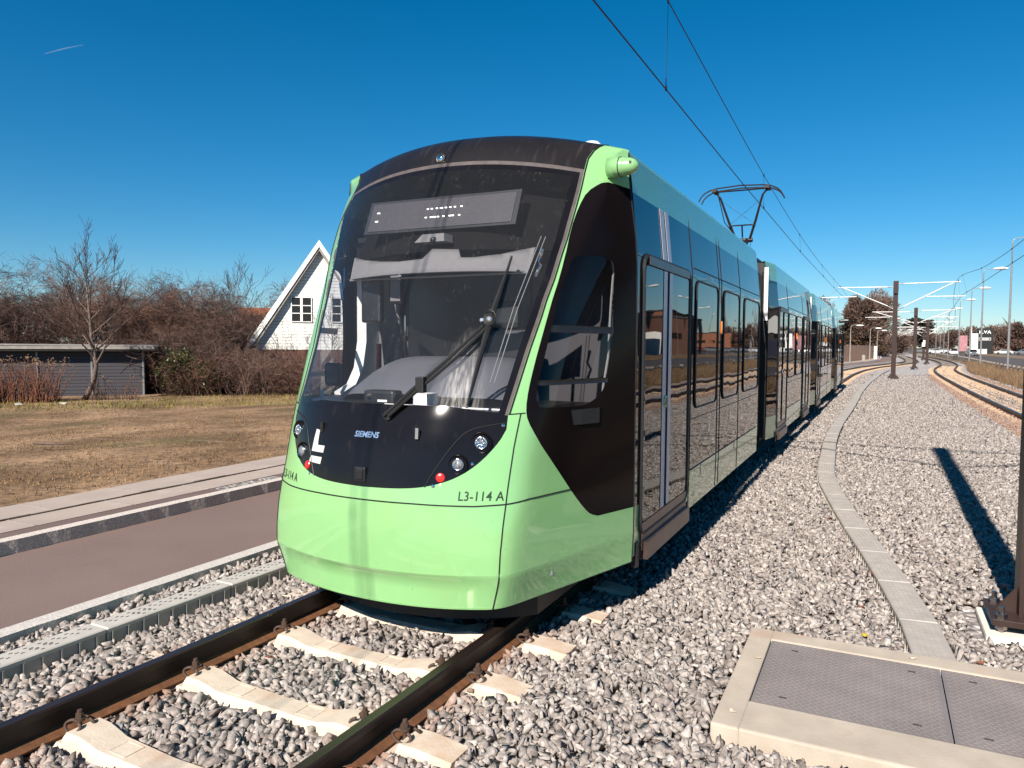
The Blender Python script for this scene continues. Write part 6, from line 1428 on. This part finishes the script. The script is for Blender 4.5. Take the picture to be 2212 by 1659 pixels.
def block(name, label, x, y, w, d, h, m, rz=0, rows=1, cols_=6, band=None, wm=None):
    r = thing(name, label, 'building', (0, 0, 0)); b = MB(); b.box(-w/2, w/2, -d/2, d/2, 0, h); b.build('wall', m, r); b = MB(); b.box(-w/2-.2, w/2+.2, -d/2-.2, d/2+.2, h, h+.35); b.build('roof_edge', band or M_dgrey, r)
    for j in range(rows):
        for i in range(cols_):
            x_ = -w/2+w*(i+.5)/cols_; z = h*(j+.5)/rows; ww = w/cols_*.32
            for (sx, sy) in ((0, -1),): bb_ = MB(); bb_.box(x_-ww, x_+ww, -d/2-.06, -d/2+.05, z-.6, z+.6); bb_.build('window', wm or M_pane, r)
            bb_ = MB(); y_ = -d/2+d*(i+.5)/cols_; ww2 = d/cols_*.32; bb_.box(-w/2-.06, -w/2+.05, y_-ww2, y_+ww2, z-.6, z+.6); bb_.build('window', wm or M_pane, r)
    r.location = (x, y, -.15); r.rotation_euler.z = rz; return r
block('shop_building', 'orange brick shop building at the right edge of the photo', 56, 202, 22, 24, 10.5, M_brick2, rows=2)
block('shop_building', 'long low red brick building far behind the car park', 84, 330, 90, 18, 7.2, M_brick2, rows=1, cols_=12)
block('shop_building', 'dark grey shop hall mirrored in the side of the tram', 47, 132, 20, 22, 8.0, M_dgrey, rows=1, cols_=5)
block('shop_building', 'brown brick hall with white lower front mirrored in the tram side', 44, 160, 24, 14, 7.6, M_brick, rows=1, cols_=5)
b = MB(); b.box(36.5, 43, 150, 150.6, -.1, 4.4); tag(b.build('hoarding', M_white), 'white advertising hoarding mirrored in the side of the tram', 'hoarding')
b = MB(); b.box(46, 50, 110, 114, -.1, 15.0); tag(b.build('pylon', M_whitein), 'square white tower mirrored in the tram door', 'tower')
cn = thing('canopy', 'white pyramid canopy in front of the white tower mirrored in the tram', 'canopy', (38, 108, 0)); b = MB(); V = [(33, 103, 3.6), (44, 103, 3.6), (44, 113, 3.6), (33, 113, 3.6), (38.5, 108, 6.2)]; b.add(V, [(0, 1, 4), (1, 2, 4), (2, 3, 4), (3, 0, 4), (3, 2, 1, 0)]); b.build('canopy_top', M_whitein, cn)
for x in (33.2, 43.8):
    for y in (103.2, 112.8): b = MB(); b.cyl((x, y, -.1), (x, y, 3.65), .12, 8); b.build('leg', M_galvd, cn)
b = MB(); b.box(34, 42, 101, 101.3, .5, 2.7); tag(b.build('banner', M_navy), 'navy blue banner below the white canopy mirrored in the tram', 'banner')
for i, (x, y) in enumerate(((24, 78), (25, 96), (26, 120))): lamp(x, y, 9.5, ['nearest', 'middle', 'far'][i]+' lamp on the far side of the main road mirrored in the tram side', sg=-1)
# ------------------------------------------------------------------ small finds on the ballast and paint on the footway
M_pt = mat('white_road_paint', (.70, .66, .60), rough=.8, var=.1)
V, F = text_mesh('OVGAK-ØN', .21, .006); V = [(-6.99-v[1]*1.0+0.0, 6.78+v[0]*.85, .0865) for v in V]; V = [(x, y, z) for x, y, z in V]
tag(mkobj('painted_lettering', V, [f[::-1] for f in F], M_pt), 'white lettering painted on the asphalt strip behind the kerb', 'painted lettering')
for i, (x, y, l) in enumerate(((-2.1, 2.62, 'brown dead leaf by the right rail in the ballast'), (.62, 5.25, 'brown dead leaf beside the near end of the grey cable duct'), (.02, 6.95, 'orange brown leaf against the left side of the cable duct'), (-.42, 9.0, 'reddish leaf left of the cable duct farther up'), (-3.3, 3.35, 'brown leaf on the stones by the second sunlit sleeper'), (-3.83, 3.4, 'reddish leaf on the stones left of the left rail'), (-.05, 6.0, 'rusty brown stone chip near the cable duct'))):
    b = MB(); r_ = random.Random(i); n = 9; P = []
    for k in range(n): a = 2*pi*k/n; q = .035*(1 if k % 2 else .55); P.append((x+cos(a)*q, y+sin(a)*q*.8, -.10+r_.uniform(-.008, .012)))
    b.prism(P, (0, 0, .003)); tag(b.build('dead_leaf', M_leafd), l, 'leaf')
b = MB(); b.lathe((-.02, 5.42, -.105), (0, 0, 1), [(0, .018), (.012, .018), (.014, .01)], 10); tag(b.build('bottle_cap', M_yellow), 'tiny yellow plastic cap lying on the ballast left of the duct', 'cap')
# a few loose stones lying on the chamber rim
r_ = np.random.default_rng(77)
for i, (x, y, l) in enumerate(((-.62, 3.86, 'small grey stone on the left rim of the concrete chamber'), (.25, 5.02, 'small grey stone on the far rim of the concrete chamber'), (-.6, 4.6, 'grey chip on the rust-stained corner of the chamber rim'))):
    v0, f0 = RK[i+4]; o = mkobj('stone', v0*.016+np.array([x, y, zt+.008]), f0.tolist(), M_slab); tag(o, l, 'stone')
# faint vapour trail high in the sky
b = MB(); A_ = Vector((-1529.2, 956.3, 584.4)); B_ = Vector((-1459.9, 991.4, 602.6)); b.tube([A_, A_.lerp(B_, .5)+Vector((0, 0, 1.5)), B_], [.7, 1.3, .4], 6)
m_ = bpy.data.materials.new('vapour'); m_.use_nodes = True; n_ = m_.node_tree; n_.nodes.remove(n_.nodes['Principled BSDF']); t_ = n_.nodes.new('ShaderNodeBsdfTransparent'); d_ = n_.nodes.new('ShaderNodeBsdfDiffuse'); d_.inputs[0].default_value = (.8, .8, .8, 1); x_ = n_.nodes.new('ShaderNodeMixShader'); x_.inputs[0].default_value = .06; n_.links.new(t_.outputs[0], x_.inputs[1]); n_.links.new(d_.outputs[0], x_.inputs[2]); n_.links.new(x_.outputs[0], n_.nodes['Material Output'].inputs[0])
tag(b.build('vapour_trail', m_), kind='stuff', label='faint short vapour trail in the upper left of the sky', cat='vapour trail')
